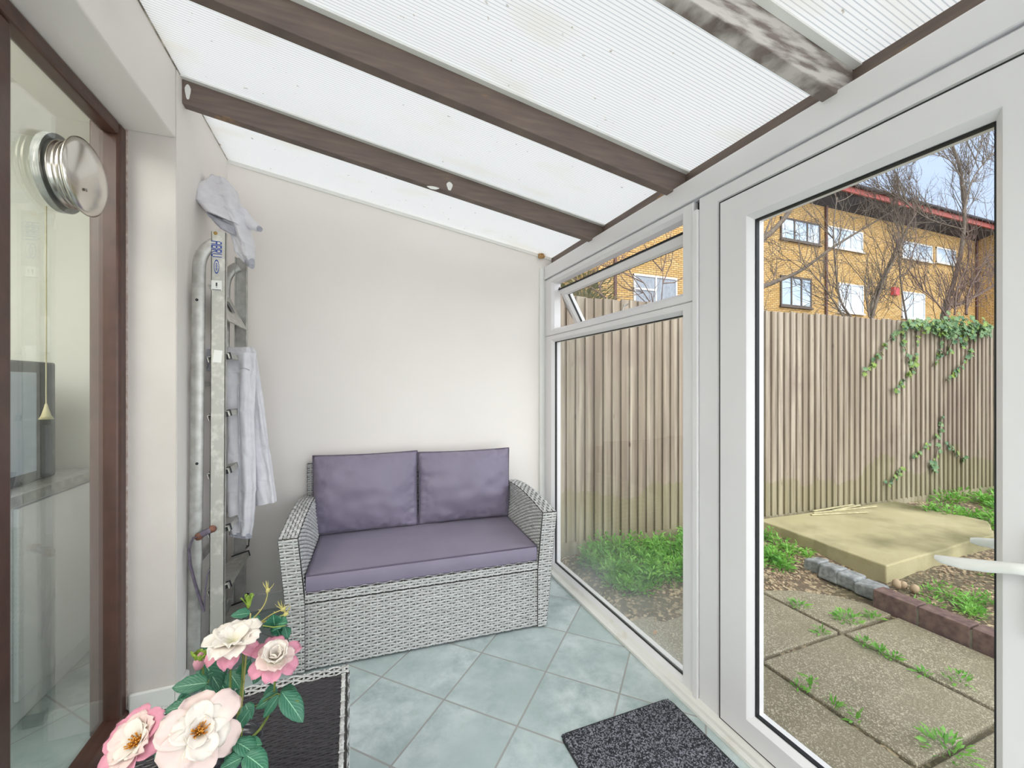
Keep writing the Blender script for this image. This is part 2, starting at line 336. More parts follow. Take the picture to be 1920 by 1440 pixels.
# ------------------------------------------------------------------ mesh builder
class MB:
    def __init__(s): s.v = []; s.f = []; s.uv = {}; s.sm = []
    def add(s, vs, fs, smooth=False, uvs=None):
        b = len(s.v); s.v += [Vector(q) for q in vs]
        if uvs:
            for i, q in enumerate(uvs): s.uv[b + i] = q
        for f in fs: s.f.append(tuple(b + i for i in f)); s.sm.append(smooth)
        return s
    def box(s, x0, x1, y0, y1, z0, z1, fn=None):
        vs = [(x, y, z) for x in (x0, x1) for y in (y0, y1) for z in (z0, z1)]
        if fn: vs = [fn(*q) for q in vs]
        return s.add(vs, [(0, 1, 3, 2), (4, 6, 7, 5), (0, 4, 5, 1), (2, 3, 7, 6), (0, 2, 6, 4), (1, 5, 7, 3)])
    def cbox(s, c, sz, rot=None):
        M = rot or Matrix.Identity(3)
        vs = [Vector(c) + M @ Vector((a * sz[0] / 2, b * sz[1] / 2, d * sz[2] / 2)) for a in (-1, 1) for b in (-1, 1) for d in (-1, 1)]
        return s.add(vs, [(0, 1, 3, 2), (4, 6, 7, 5), (0, 4, 5, 1), (2, 3, 7, 6), (0, 2, 6, 4), (1, 5, 7, 3)])
    def prism(s, poly, axis, a, b):
        def mk(p, t):
            if axis == 'y': return (p[0], t, p[1])
            if axis == 'x': return (t, p[0], p[1])
            return (p[0], p[1], t)
        n = len(poly); vs = [mk(p, a) for p in poly] + [mk(p, b) for p in poly]
        fs = [tuple(range(n)), tuple(range(2 * n - 1, n - 1, -1))] + [(i, i + n, (i + 1) % n + n, (i + 1) % n) for i in range(n)]
        return s.add(vs, fs)
    def tube(s, pts, rad, n=8, cap=True, smooth=True, flat=None, up=None):
        pts = [Vector(p) for p in pts]; k = len(pts)
        if not hasattr(rad, '__len__'): rad = [rad] * k
        vs = []; prev = None
        for i, p in enumerate(pts):
            d = (pts[min(i + 1, k - 1)] - pts[max(i - 1, 0)])
            if d.length < 1e-9: d = Vector((0, 0, 1))
            d.normalize()
            ref = Vector(up) if up else (prev if prev else (Vector((0, 0, 1)) if abs(d.z) < 0.9 else Vector((1, 0, 0))))
            a = d.cross(ref)
            if a.length < 1e-6: a = d.cross(Vector((0.3, 1, 0.2)))
            a.normalize(); bb = a.cross(d).normalized(); prev = bb
            r = rad[i]; ra, rb = (r if hasattr(r, '__len__') else (r, r))
            for j in range(n):
                th = 2 * math.pi * j / n
                vs.append(p + a * (math.cos(th) * ra) + bb * (math.sin(th) * rb))
        fs = [(i * n + j, i * n + (j + 1) % n, (i + 1) * n + (j + 1) % n, (i + 1) * n + j) for i in range(k - 1) for j in range(n)]
        s.add(vs, fs, smooth)
        if cap: s.add([vs[j] for j in range(n)], [tuple(range(n - 1, -1, -1))]); s.add(vs[-n:], [tuple(range(n))])
        return s
    def lathe(s, c, axis, prof, n=32):   # prof: (radius, distance along axis)
        ax = Vector(axis).normalized(); q = ax.to_track_quat('Z', 'Y').to_matrix(); vs = []
        for r, h in prof:
            for j in range(n):
                th = 2 * math.pi * j / n; vs.append(Vector(c) + q @ Vector((r * math.cos(th), r * math.sin(th), h)))
        fs = [(i * n + j, i * n + (j + 1) % n, (i + 1) * n + (j + 1) % n, (i + 1) * n + j) for i in range(len(prof) - 1) for j in range(n)]
        return s.add(vs, fs, True)
    def grid(s, fn, nu, nv, smooth=True, uvfn=None):
        vs = [fn(i / nu, j / nv) for j in range(nv + 1) for i in range(nu + 1)]
        fs = [(j * (nu + 1) + i, j * (nu + 1) + i + 1, (j + 1) * (nu + 1) + i + 1, (j + 1) * (nu + 1) + i) for j in range(nv) for i in range(nu)]
        uvs = [uvfn(i / nu, j / nv) for j in range(nv + 1) for i in range(nu + 1)] if uvfn else None
        return s.add(vs, fs, smooth, uvs)
    def build(s, name, mat, parent=None, bevel=0, local=False, seg=2, solid=0, sub=0, origin=None, weld=False):
        off = Vector((0, 0, 0))
        if parent and not local: 
            q = parent; 
            while q: off += q.location; q = q.parent
        if origin == 'base':
            xs = [v.x for v in s.v]; ys = [v.y for v in s.v]; off = Vector(((min(xs) + max(xs)) / 2, (min(ys) + max(ys)) / 2, min(v.z for v in s.v)))
        me = bpy.data.meshes.new(name)
        me.from_pydata([v - off for v in s.v], [], s.f); me.polygons.foreach_set('use_smooth', s.sm)
        me.update(); ul = me.uv_layers.new(name='UVMap')
        for p in me.polygons:
            n = p.normal; a = max(range(3), key=lambda i: abs(n[i]))
            for li in p.loop_indices:
                vi = me.loops[li].vertex_index
                if vi in s.uv: ul.data[li].uv = s.uv[vi]; continue
                q = s.v[vi]
                ul.data[li].uv = (q.y, q.z) if a == 0 else ((q.x, q.z) if a == 1 else (q.x, q.y))
        o = bpy.data.objects.new(name, me); COL.objects.link(o)
        me.materials.append(MAT[mat])
        if parent: o.parent = parent
        elif origin == 'base': o.location = off
        if weld: md = o.modifiers.new('weld', 'WELD')
        if bevel: md = o.modifiers.new('bevel', 'BEVEL'); md.width = bevel; md.segments = seg; md.limit_method = 'ANGLE'; md.angle_limit = R(40)
        if solid: md = o.modifiers.new('solid', 'SOLIDIFY'); md.thickness = solid; md.offset = 0
        if sub: md = o.modifiers.new('sub', 'SUBSURF'); md.levels = sub; md.render_levels = sub
        return o
def empty(name, loc, label=None, cat=None, group=None, rz=0, kind=None):
    o = bpy.data.objects.new(name, None); COL.objects.link(o); o.location = loc; o.rotation_euler = (0, 0, rz); o.empty_display_size = .1
    return tag(o, label, cat, group, kind)
def tag(o, label=None, cat=None, group=None, kind=None):
    if label: o['label'] = label
    if cat: o['category'] = cat
    if group: o['group'] = group
    if kind: o['kind'] = kind
    return o
def struct(o): o['kind'] = 'structure'; return o

# ------------------------------------------------------------------ room shell
XL, XR, YE, YN = -0.68, 1.36, 2.862, -1.3
def roofz(x): return 2.66 - 0.1645 * (x - XL)
struct(MB().box(-2.6, 1.45, YN, YE + .2, -0.12, 0).build('floor', 'floor_tile'))
struct(MB().prism([(-2.6, -.1), (1.47, -.1), (1.47, roofz(1.47) + .05), (XL - .3, roofz(XL - .3) + .02), (-2.6, 2.8)], 'y', YE, YE + .22).build('wall_far', 'wall_paint'))
struct(MB().prism([(-2.6, -.1), (XL, -.1), (XL, roofz(XL)), (-2.6, 2.8)], 'y', YN - .15, YN).build('wall_near', 'wall_paint'))
w3 = empty('window_3', (.3, YN, 0), kind='structure')  # unseen glazed end, added to let fill light onto the far wall
mb = MB()
for x in (XL, -.02, .66, 1.30): mb.box(x, x + .06, YN - .06, YN, 0, roofz(x) - .01)
mb.box(XL, 1.36, YN - .06, YN, 0, .06).box(XL, 1.36, YN - .06, YN, 2.10, 2.2); mb.build('window_frame', 'pvc', w3)
mb = MB(); mb.prism([(XL, .05), (1.36, .05), (1.36, roofz(1.36) - .01), (XL, roofz(XL) - .01)], 'y', YN - .034, YN - .028); mb.build('pane', 'glass', w3)
LY = 2.107; SOF = 2.366; XB = -0.93
wl = MB(); wl.box(XB, XL, LY, YE, 0, 2.72)
wl.build('wall_left', 'pier_paint')
struct(bpy.data.objects['wall_left'])
wu = MB(); wu.box(XB, XL, YN, LY, SOF, 2.72)
lin_o = struct(wu.build('wall_left_lintel', 'wall_paint', bevel=.006)); lin_o.name = 'wall_upper_left'
# smooth plastered return of the pier towards the room
struct(MB().box(XL - .002, XL + .002, LY + .004, YE, 0, roofz(XL)).build('wall_left_face', 'wall_paint'))
# roof sheet
ce = MB(); x0, x1 = XL - .02, 1.62
ce.prism([(x0, roofz(x0)), (x1, roofz(x1)), (x1, roofz(x1) + .016), (x0, roofz(x0) + .016)], 'y', YN, YE + .05)
struct(ce.build('ceiling', 'polycarbonate'))

RY = [2.165, 1.49, 0.81, 0.13, -0.55, -1.2]
rl = ['dark brown painted timber roof rafter nearest the far plain wall, with white paint spots',
      'dark brown painted timber roof rafter running above the sofa and ladder, middle one',
      'worn pale-streaked timber roof rafter above the glazed door at top right',
      'brown timber roof rafter straight over the door mat, out of view', 'brown timber roof rafter behind the viewer', 'brown timber roof rafter next to the near wall']
H_R = 0.108
for i, y in enumerate(RY):
    xa, xb = XL, 1.425
    m = MB().prism([(xa, roofz(xa) - H_R), (xb, roofz(xb) - H_R), (xb, roofz(xb) - .001), (xa, roofz(xa) - .001)], 'y', y, y + .045)
    o = m.build('roof_rafter', 'rafter_pale' if i == 2 else 'rafter', origin='base', bevel=.003)
    tag(o, rl[i], 'rafter')
    # pale sealing strip where sheet meets rafter
    s = MB().prism([(xa, roofz(xa) - .007), (xb, roofz(xb) - .007), (xb, roofz(xb)), (xa, roofz(xa))], 'y', y - .024, y - .001)
    o = s.build('trim_%d' % (i + 1), 'white_gloss'); struct(o)
# paint spots on the first rafter
def onrafter(u, v): return ony(u, v, RY[0] - .0015)
for k, (u, v, a, b) in enumerate([(843, 349, 6, 9), (352, 172, 4, 13), (812, 352, 12, 3)]):
    c = onrafter(u, v); sc = 1 / F * 1.97
    mb = MB(); pts = [(c.x + math.cos(th) * a * sc * (1 + .2 * math.sin(3 * th)), c.z + math.sin(th) * b * sc) for th in [2 * math.pi * q / 14 for q in range(14)]]
    mb.prism(pts, 'y', RY[0] - .0016, RY[0] + .0004)
    o = mb.build('paint_spot', 'label_white', bpy.data.objects['roof_rafter'])
# wall plate and sealant lines
struct(MB().box(1.425, 1.49, YN, YE, 2.19, roofz(1.425) - .002).build('trim_7', 'rafter'))
fl = MB().prism([(XL, roofz(XL) - .022), (1.42, roofz(1.42) - .022), (1.42, roofz(1.42) - .001), (XL, roofz(XL) - .001)], 'y', YE - .006, YE)
struct(fl.build('trim_8', 'white_gloss'))
struct(MB().box(XL, XL + .004, YN, YE, roofz(XL) - .006, roofz(XL) - .001).build('trim_9', 'sealant'))
# skirting boards
def skirt(name, x0, x1, y0, y1, h=.1):
    return struct(MB().box(x0, x1, y0, y1, 0, h).build(name, 'white_gloss', bevel=.005))
skirt('baseboard_far', XL + .002, 1.30, YE - .016, YE)
skirt('baseboard_left', XL, XL + .016, LY - .016, YE - .016)
skirt('baseboard_reveal', -.83, XL, LY - .016, LY, .11)
# lump of dried foam by the corner of the roof
fo = MB(); c = ony(1018, 478, YE - .012)
for k in range(7):
    q = c + Vector((rnd.uniform(-.03, .03), rnd.uniform(-.01, 0), rnd.uniform(-.02, .02)))
    fo.lathe(q, (0, 0, 1), [(0.001, -.014), (.012, -.01), (.016, 0), (.011, .01), (.001, .013)], 8)
tag(fo.build('foam_lump', 'foam', origin='base'), 'lump of dried brown foam filler in the top right corner of far wall', 'filler')

# ------------------------------------------------------------------ white plastic glazing
def ring(mb, Y0, Y1, Z0, Z1, wl_, wr, wt, wb, prof):
    # Y0 is the near side (smaller Y), Y1 far; widths: wl_ at Y0, wr at Y1
    k = len(prof); vs = []
    for (a, c, x) in prof:
        i0, i1, i2, i3 = [a * q + c for q in (wl_, wr, wb, wt)]
        vs += [(x, Y0 + i0, Z0 + i2), (x, Y1 - i1, Z0 + i2), (x, Y1 - i1, Z1 - i3), (x, Y0 + i0, Z1 - i3)]
    fs = []
    for i in range(k):
        j = (i + 1) % k
        for q in range(4): fs.append((i * 4 + q, i * 4 + (q + 1) % 4, j * 4 + (q + 1) % 4, j * 4 + q))
    return mb.add(vs, fs)
def prof(xi, xo, ch=.014, dp=.02): return [(0, .001, xi + .004), (0, .005, xi), (1, -ch - .003, xi), (1, -ch, xi + .003), (1, 0, xi + dp), (1, 0, xo), (0, 0.001, xo)]
XG = 1.36
w1 = empty('window_1', (1.4, 2.1, 0), kind='structure')
# frame, two lights: lower fixed pane, upper opening vent
mb = MB(); ring(mb, 1.38, 2.845, 0, 1.705, .076, .122, .047, .045, prof(XG, 1.43))
ring(mb, 1.38, 2.845, 1.705, 2.13, .076, .122, .045, .048, prof(XG, 1.43))
mb.build('window_frame', 'pvc', w1)
mb = MB(); ring(mb, 1.452, 2.727, .042, 1.662, .008, .008, .008, .008, [(0, 0, 1.384), (1, 0, 1.384), (1, 0, 1.399), (0, 0, 1.399)]); mb.build('gasket', 'gasket', w1)
MB().box(1.388, 1.396, 1.45, 2.73, .04, 1.664).build('pane', 'glass_fogged', w1)
# vent sash tilted outwards at its foot
sash = bpy.data.objects.new('vent_sash', None); COL.objects.link(sash); sash.parent = w1
sash.location = Vector((1.425, 2.1, 2.045)) - w1.location; sash.rotation_euler = (0, R(-29), 0)
def loc_ring(y0, y1, z0, z1, wd, pr, name, mat, par):
    m_ = MB(); ring(m_, y0, y1, z0, z1, wd, wd, wd, wd, pr); return m_.build(name, mat, par, local=True)
loc_ring(-.655, .622, -.345, 0, .058, prof(-.012, .045, .012, .016), 'sash_frame', 'pvc', sash)
loc_ring(-.60, .567, -.29, -.055, .006, [(0, 0, .006), (1, 0, .006), (1, 0, .02), (0, 0, .02)], 'sash_gasket', 'gasket', sash)
MB().box(.01, .016, -.60, .567, -.29, -.055).build('sash_pane', 'glass', sash, local=True)
MB().box(-.014, -.006, -.655, .622, -.003, .007).build('weather_strip', 'gasket', sash, local=True)
mb = MB(); a = Vector((1.40, 1.94, 1.735)); mb.tube([a, a + Vector((.01, -.005, .05)), a + Vector((.12, .1, .085))], .0045, 6); mb.build('window_stay', 'steel', w1)
for yy in (2.718, 1.462): MB().tube([(1.42, yy, 2.06), (1.47, yy, 1.93), (1.53, yy, 1.84)], .006, 6).build('friction_stay', 'steel_brushed', w1)
# cover strips between window and door, dark slot above them
struct(MB().box(1.352, 1.43, 1.351, 1.379, .02, 2.085).build('trim_10', 'pvc', bevel=.003))
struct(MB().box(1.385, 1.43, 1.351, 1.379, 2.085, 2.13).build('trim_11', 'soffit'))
# head member, groove beneath
hd = MB(); hd.box(1.352, 1.43, YN, 2.845, 2.136, 2.23); struct(hd.build('trim_12', 'pvc', bevel=.006))
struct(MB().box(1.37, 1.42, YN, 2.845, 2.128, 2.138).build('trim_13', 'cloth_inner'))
# sill track on the floor
st_ = MB(); st_.prism([(1.306, 0), (1.306, .016), (1.325, .02), (1.33, .012), (1.345, .012), (1.36, .03), (1.45, .03), (1.45, -.1), (1.42, -.1), (1.42, 0)], 'y', YN, 2.845)
struct(st_.build('trim_14', 'pvc_dirty', bevel=.002))
struct(MB().box(1.345, 1.362, 2.845, YE, 0, 2.24).build('trim_15', 'white_gloss'))
struct(MB().box(1.318, 1.345, 2.838, YE, 0.02, 2.22).build('trim_16', 'white_gloss', bevel=.002))
# door
d1 = empty('door_1', (1.4, .8, 0), kind='structure')
mb = MB(); ring(mb, .30, 1.351, 0.012, 2.13, .06, .112, .068, .02, prof(XG, 1.43, .012, .014)); mb.build('door_frame', 'pvc', d1)
mb = MB(); ring(mb, .358, 1.238, .034, 2.064, .131, .137, .112, .1, prof(1.352, 1.42)); mb.build('door_leaf', 'pvc', d1)
mb = MB(); ring(mb, .352, 1.243, .03, 2.068, .006, .006, .006, .006, [(0, 0, 1.357), (1, 0, 1.357), (1, 0, 1.4), (0, 0, 1.4)]); mb.build('leaf_gasket', 'gasket', d1)
mb = MB(); ring(mb, .487, 1.103, .132, 1.954, .007, .007, .007, .007, [(0, 0, 1.376), (1, 0, 1.376), (1, 0, 1.392), (0, 0, 1.392)]); mb.build('gasket', 'gasket', d1)
MB().box(1.38, 1.388, .485, 1.105, .13, 1.956).build('pane', 'glass', d1)
def handle(xs, xo, zz, name):
    # plate on the stile at Y .415, lever pointing towards +Y
    pl = MB(); pl.box(min(xs, xs + xo * .012), max(xs, xs + xo * .012), .398, .433, zz - .16, zz + .07)
    h = pl.build(name, 'pvc', d1, bevel=.008, seg=3)
    lv = MB(); xl = xs + xo * .05
    pts = [(xs, .416, zz), (xs + xo * .03, .416, zz), (xl, .421, zz), (xl, .44, zz - .004), (xl, .48, zz - .016), (xl, .52, zz - .026), (xl - xo * .002, .555, zz - .031), (xl - xo * .006, .568, zz - .031)]
    lv.tube(pts, [.013, .013, .0125, (.008, .012), (.0075, .0135), (.007, .013), (.006, .010), (.003, .006)], 12)
    l = lv.build('lever', 'white_gloss', h); 
    cy = MB().lathe((xs + xo * .010, .416, zz - .10), (xo, 0, 0), [(.001, .012), (.009, .012), (.0105, .010), (.0105, 0)], 20); cy.build('key_cylinder', 'brass', h)
handle(1.352, -1, .965, 'door_handle'); handle(1.42, 1, .985, 'outside_handle')
# glazing beyond the door, towards the viewer and behind
w2 = empty('window_2', (1.4, -.6, 0), kind='structure')
mb = MB(); ring(mb, YN, .30, 0.012, 2.13, .07, .07, .05, .06, prof(XG, 1.43)); mb.build('window_frame', 'pvc', w2)
MB().box(1.388, 1.396, YN + .06, .24, .06, 2.09).build('pane', 'glass', w2)

# ------------------------------------------------------------------ brown patio door to the kitchen
XP = -.84
d2 = empty('door_2', (XP, 1.2, 0), kind='structure')
fr = MB()
fr.box(-.935, XP, 2.052, LY, 0, SOF); fr.box(-.90, XP, YN, 2.052, SOF - .05, SOF)
fr.build('door_frame', 'brown_wood', d2, bevel=.012, seg=3)
MB().prism([(-.90, 0), (XP + .03, 0), (XP + .03, .012), (XP, .05), (-.90, .05)], 'y', YN, LY).build('door_sill', 'brown_wood', d2, bevel=.004)
s2 = MB(); s2.box(-.885, XP - .012, 1.36, 1.525, .05, SOF - .05); s2.build('meeting_stile', 'brown_wood', d2, bevel=.008, seg=3)
MB().box(-.874, -.868, 1.49, 2.056, .045, SOF - .045).build('pane', 'patio_glass', d2)
MB().box(-.88, -.874, YN, 1.37, .045, SOF - .045).build('pane', 'patio_glass', d2)
ch = MB()
for k in range(60):
    z = rnd.uniform(.05, 2.3); ch.box(XP - .004, XP + .001, LY - .001 - rnd.uniform(.002, .008), LY - .0003, z, z + rnd.uniform(.006, .03))
ch.build('flaked_edge', 'chipped_paint', d2)
ck = MB().box(XP - .01, XP + .0025, LY - .004, LY + .0, .06, SOF); ck.build('sealant', 'chipped_paint', d2)

# glass mounted ventilator with pull cord on the kitchen side
vc = Vector((-.868, 1.786, 2.03))
vt = empty('ventilator', vc, 'round polished steel ventilator with domed cap mounted on the patio door glass', 'ventilator')
MB().lathe(vc, (1, 0, 0), [(.104, 0), (.104, .006), (.10, .010), (.10, .014), (.104, .016), (.10, .019), (.10, .026), (.105, .029), (.10, .032), (.10, .040), (.001, .041)], 40).build('sleeve', 'steel', vt)
MB().lathe(vc, (1, 0, 0), [(.118, .041), (.122, .045), (.122, .050), (.112, .058), (.085, .070), (.045, .078), (.001, .080)], 48).build('cap', 'steel', vt)
MB().lathe(vc + Vector((.074, -.055, -.06)), (1, 0, 0), [(.005, 0), (.005, .002), (.001, .003)], 10).build('screw', 'steel_brushed', vt)
MB().lathe(vc + Vector((-.006, 0, 0)), (-1, 0, 0), [(.12, 0), (.12, .02), (.09, .03), (.001, .03)], 36).build('inner_housing', 'worktop', vt)
cdp = Vector((-.93, 1.81, 0))
MB().tube([(cdp.x, cdp.y, 1.93), (cdp.x, cdp.y, 1.27)], .0018, 6).lathe((cdp.x, cdp.y, 1.235), (0, 0, 1), [(.001, 0), (.018, 0), (.012, .012), (.006, .035), (.003, .05), (.001, .05)], 16).build('pull_cord', 'cane', vt)

# kitchen behind the patio door
struct(MB().box(-2.6, -2.5, YN, YE, 0, 2.72).build('wall_kitchen', 'kitchen_wall'))
struct(MB().box(-2.5, -.93, YE - .04, YE, 0, 2.6).build('wall_kitchen_end', 'kitchen_wall'))
struct(MB().box(-2.6, -.93, YN, YE, 2.6, 2.66).build('ceiling_kitchen', 'wall_paint'))
kc = empty('base_cabinet', (-1.5, 1.9, 0), 'pale base cabinet in the kitchen behind the patio door glass', 'cabinet')
MB().box(-1.8, -1.24, 1.1, 2.75, .0, .88).build('body', 'cabinet', kc, bevel=.004)
for yy in (1.12, 1.67, 2.22): MB().box(-1.24, -1.222, yy, yy + .51, .1, .86).build('door', 'cabinet', kc, bevel=.004)
tag(MB().box(-1.82, -1.2, 1.08, 2.78, .88, .92).build('worktop', 'worktop', origin='base'), 'grey kitchen worktop on the pale cabinet behind the patio door glass', 'worktop')
mw = empty('microwave_oven', (-1.5, 2.3, .92), 'dark oven with a white knob on the kitchen worktop behind the glass', 'oven')
MB().box(-1.75, -1.3, 2.05, 2.6, .92, 1.45).build('body', 'appliance', mw, bevel=.01)
MB().box(-1.30, -1.29, 2.10, 2.45, .97, 1.40).build('door', 'far_glass', mw)
MB().lathe((-1.29, 2.22, 1.40), (1, 0, 0), [(.025, 0), (.022, .02), (.001, .022)], 20).build('knob', 'white_gloss', mw)
kl = empty('ceiling_light', (-1.7, 1.2, 2.6), 'flat white light panel on the kitchen ceiling', 'lamp')  # added panel, out of view, brightens the kitchen behind the glass
em = bpy.data.materials.new('lamp_glow'); em.use_nodes = True; MAT['lamp_glow'] = em
em.node_tree.nodes['Principled BSDF'].inputs['Emission Color'].default_value = (1, .96, .93, 1); em.node_tree.nodes['Principled BSDF'].inputs['Emission Strength'].default_value = 10
MB().box(-2.3, -1.2, -.6, 1.6, 2.57, 2.6).build('diffuser', 'lamp_glow', kl)

# ------------------------------------------------------------------ rattan weave of real strands
def weave(mb, Pf, Lu, Lv, pitch=.0135, stake=.031, amp=.0032, gap=.80, cv=5):
    """Pf(u,v)->(point, normal), u,v in 0..1; strands run along u, stacked along v"""
    nv = max(1, int(round(Lv / pitch))); ns = max(1, int(round(Lu / stake)))
    for j in range(nv):
        nu = ns * 4; vs = []
        jv = rnd.uniform(-.05, .05)
        for i in range(nu + 1):
            u = i / nu; ph = (j % 2) * math.pi + (math.pi * 2 * (u * ns) / 2)
            h = math.sin(ph) * amp
            for k, (a, bh) in enumerate(((-.5, 0), (-.28, .0014), (.28, .0014), (.5, 0))):
                v = (j + .5 + jv + a * gap) / nv
                p, n = Pf(u, min(max(v, 0), 1)); vs.append(p + n * (h + bh))
        fs = [(i * 4 + k, (i + 1) * 4 + k, (i + 1) * 4 + k + 1, i * 4 + k + 1) for i in range(nu) for k in range(3)]
        mb.add(vs, fs, True)
    for i in range(ns):
        w_ = .0032 / max(Lu, .01); u = (i + .5) / ns; vs = []; K = max(2, nv)
        for j in range(K + 1):
            for du, hh in ((-w_, .0), (0, .0012), (w_, .0)):
                p, n = Pf(min(max(u + du, 0), 1), j / K); vs.append(p + n * hh)
        mb.add(vs, [(j * 3 + k, j * 3 + k + 1, (j + 1) * 3 + k + 1, (j + 1) * 3 + k) for j in range(K) for k in range(2)], True)
def quadP(a, b, c, d):   # a-b along u at v=0 ; d-c along u at v=1
    a, b, c, d = map(Vector, (a, b, c, d)); n = (b - a).cross(d - a).normalized()
    return lambda u, v: ((a * (1 - u) + b * u) * (1 - v) + (d * (1 - u) + c * u) * v + n * .003, n), ((b - a).length + (c - d).length) / 2, ((d - a).length + (c - b).length) / 2
def wq(mb, a, b, c, d, **k): P, lu, lv = quadP(a, b, c, d); weave(mb, P, lu, lv, **k)

# ------------------------------------------------------------------ sofa (local frame: x along front, y to the back)
SW = 1.211; SD = .70
so = empty('rattan_sofa', (-.205, 2.153, 0), 'two-seat grey woven rattan sofa with purple-grey cushions against the far wall', 'sofa', rz=R(-2.9))
xs0, xs1 = 0.0, 1.165
fp = MB().box(xs0, xs1, .012, SD - .05, .012, .318); fp.build('base', 'rattan_back', so, local=True)
mb = MB(); wq(mb, (xs0, .012, .012), (xs1, .012, .012), (xs1, .012, .318), (xs0, .012, .318)); mb.build('front_panel', 'rattan', so, local=True)
mb = MB().box(xs0, xs1, .008, SD - .06, .325, .366); mb.build('seat_rail', 'rattan_back', so, local=True)
mb = MB(); wq(mb, (xs0, .006, .326), (xs1, .006, .326), (xs1, .006, .366), (xs0, .006, .366)); wq(mb, (xs0, .006, .366), (xs1, .006, .366), (xs1, .05, .368), (xs0, .05, .368)); mb.build('seat_rail_weave', 'rattan', so, local=True)
def arm(side):
    # side -1 left: inner x 0, flares to -; +1 right
    xin = xs0 if side < 0 else xs1
    def X(t, outer): # t height 0..1
        sh = .03 * max(0, (t - .5) / .5)
        if outer: sh = .05 + .06 * t
        return xin + side * sh
    def top(y):   # arm profile, y 0..SD
        s = y / SD; return .634 + .045 * math.sin(math.pi * s * .8)
    NY = 10; body = MB()
    rows = []
    for i in range(NY + 1):
        y = SD * i / NY; z1 = top(y); fl = .05 if y == 0 else 0
        rows.append([(X(0, 0), y, 0.01), (X(.55, 0), y, z1 * .55), (X(1, 0), y, z1), (X(1, 1), y, z1), (X(.5, 1), y, z1 * .5), (X(0, 1), y, 0.01)])
    vs = [p for r in rows for p in r]; k = 6; fs = []
    for i in range(NY):
        for j in range(k): fs.append((i * k + j, i * k + (j + 1) % k, (i + 1) * k + (j + 1) % k, (i + 1) * k + j))
    fs += [tuple(range(k)), tuple(range(len(vs) - 1, len(vs) - k - 1, -1))]
    body.add(vs, fs); o = body.build('arm_rest', 'rattan_back', so, local=True)
    wv = MB()
    def surf(fn, flip):
        def P(u, v):
            p = Vector(fn(u, v)); pu = Vector(fn(min(u + .01, 1), v)) - Vector(fn(max(u - .01, 0), v)); pv = Vector(fn(u, min(v + .01, 1))) - Vector(fn(u, max(v - .01, 0)))
            n = pu.cross(pv).normalized() * flip; return p + n * .003, n
        return P
    s = 1 if side > 0 else -1
    weave(wv, surf(lambda u, v: (X(v, 0) + (X(v, 1) - X(v, 0)) * u, 0, .01 + (top(0) - .01) * v), s), .07, .62, stake=.035)          # front
    weave(wv, surf(lambda u, v: (X(1, 0) + (X(1, 1) - X(1, 0)) * v, SD * u, top(SD * u)), -s), SD, .065)           # top
    weave(wv, surf(lambda u, v: (X(v, 1), SD * u, .01 + (top(SD * u) - .01) * v), s), SD, .62)          # outside
    weave(wv, surf(lambda u, v: (X(.5 + .5 * v, 0), SD * u, .34 + (top(SD * u) - .34) * v), -s), SD, .30, pitch=.009, stake=.02)
    wv.build('arm_weave', 'rattan', o, local=True)
arm(-1); arm(1)
bk = MB().box(xs0 - .078, xs1 + .02, SD - .055, SD - .01, .1, .865); bo = bk.build('backrest', 'rattan_back', so, local=True)
mb = MB(); wq(mb, (xs0 - .078, SD - .055, .42), (xs1 + .02, SD - .055, .42), (xs1 + .02, SD - .055, .865), (xs0 - .078, SD - .055, .865))
wq(mb, (xs0 - .078, SD - .01, .45), (xs0 - .078, SD - .055, .45), (xs0 - .078, SD - .055, .865), (xs0 - .078, SD - .01, .865)); wq(mb, (xs0 - .078, SD - .055, .865), (xs1 + .02, SD - .055, .865), (xs1 + .02, SD - .01, .865), (xs0 - .078, SD - .01, .865)); mb.build('backrest_weave', 'rattan', bo, local=True)

def cushion_mesh(W, D, T, puff, seed, wr=.004):
    """superellipse slab W(x) D(y) T(z) with puffed faces and seam at mid-edge"""
    mb = MB(); nu, nv = 44, 34
    def fn(sgn):
        def f(u, v):
            x, y = u * 2 - 1, v * 2 - 1
            ex = 1 - abs(x) ** 6; ey = 1 - abs(y) ** 6
            edge = max(0, ex * ey) ** .5
            th = (T / 2) * (puff + (1 - puff) * (1 - x * x * .8) * (1 - y * y * .8)) * edge ** .8
            pin = 1 - .025 * (1 - x * x) * abs(y) ** 4 * 0 
            c = 1 - .03 * (abs(x) ** 2) * (abs(y) ** 2) * -1
            px = x * W / 2 * (1 - .02 * (1 - y * y)) ; py = y * D / 2 * (1 - .03 * (1 - x * x))
            e = max(abs(x), abs(y)) ** 5
            wz = wr * (noise.noise(Vector((x * 3.1 + seed, y * 3.1, seed))) * 1.2 + e * noise.noise(Vector((x * 14 + seed, y * 14, 3.3))) * 3.0) * edge ** .5
            return Vector((px, py, sgn * th + wz))
        return f
    mb.grid(fn(1), nu, nv); 
    b = MB(); g = fn(-1); mb.grid(lambda u, v: g(1 - u, v), nu, nv)
    return mb
def seam_loop(W, D, z=0, n=24):
    pts = []
    for i in range(n): pts.append((-1 + 2 * i / n, -1))
    for i in range(n): pts.append((1, -1 + 2 * i / n))
    for i in range(n): pts.append((1 - 2 * i / n, 1))
    for i in range(n + 1): pts.append((-1, 1 - 2 * i / n))
    return [Vector((x * W / 2 * (1 - .02 * (1 - y * y)), y * D / 2 * (1 - .03 * (1 - x * x)), z)) for x, y in pts]
SM = Matrix.Translation(so.location) @ Matrix.Rotation(R(-2.9), 4, 'Z')
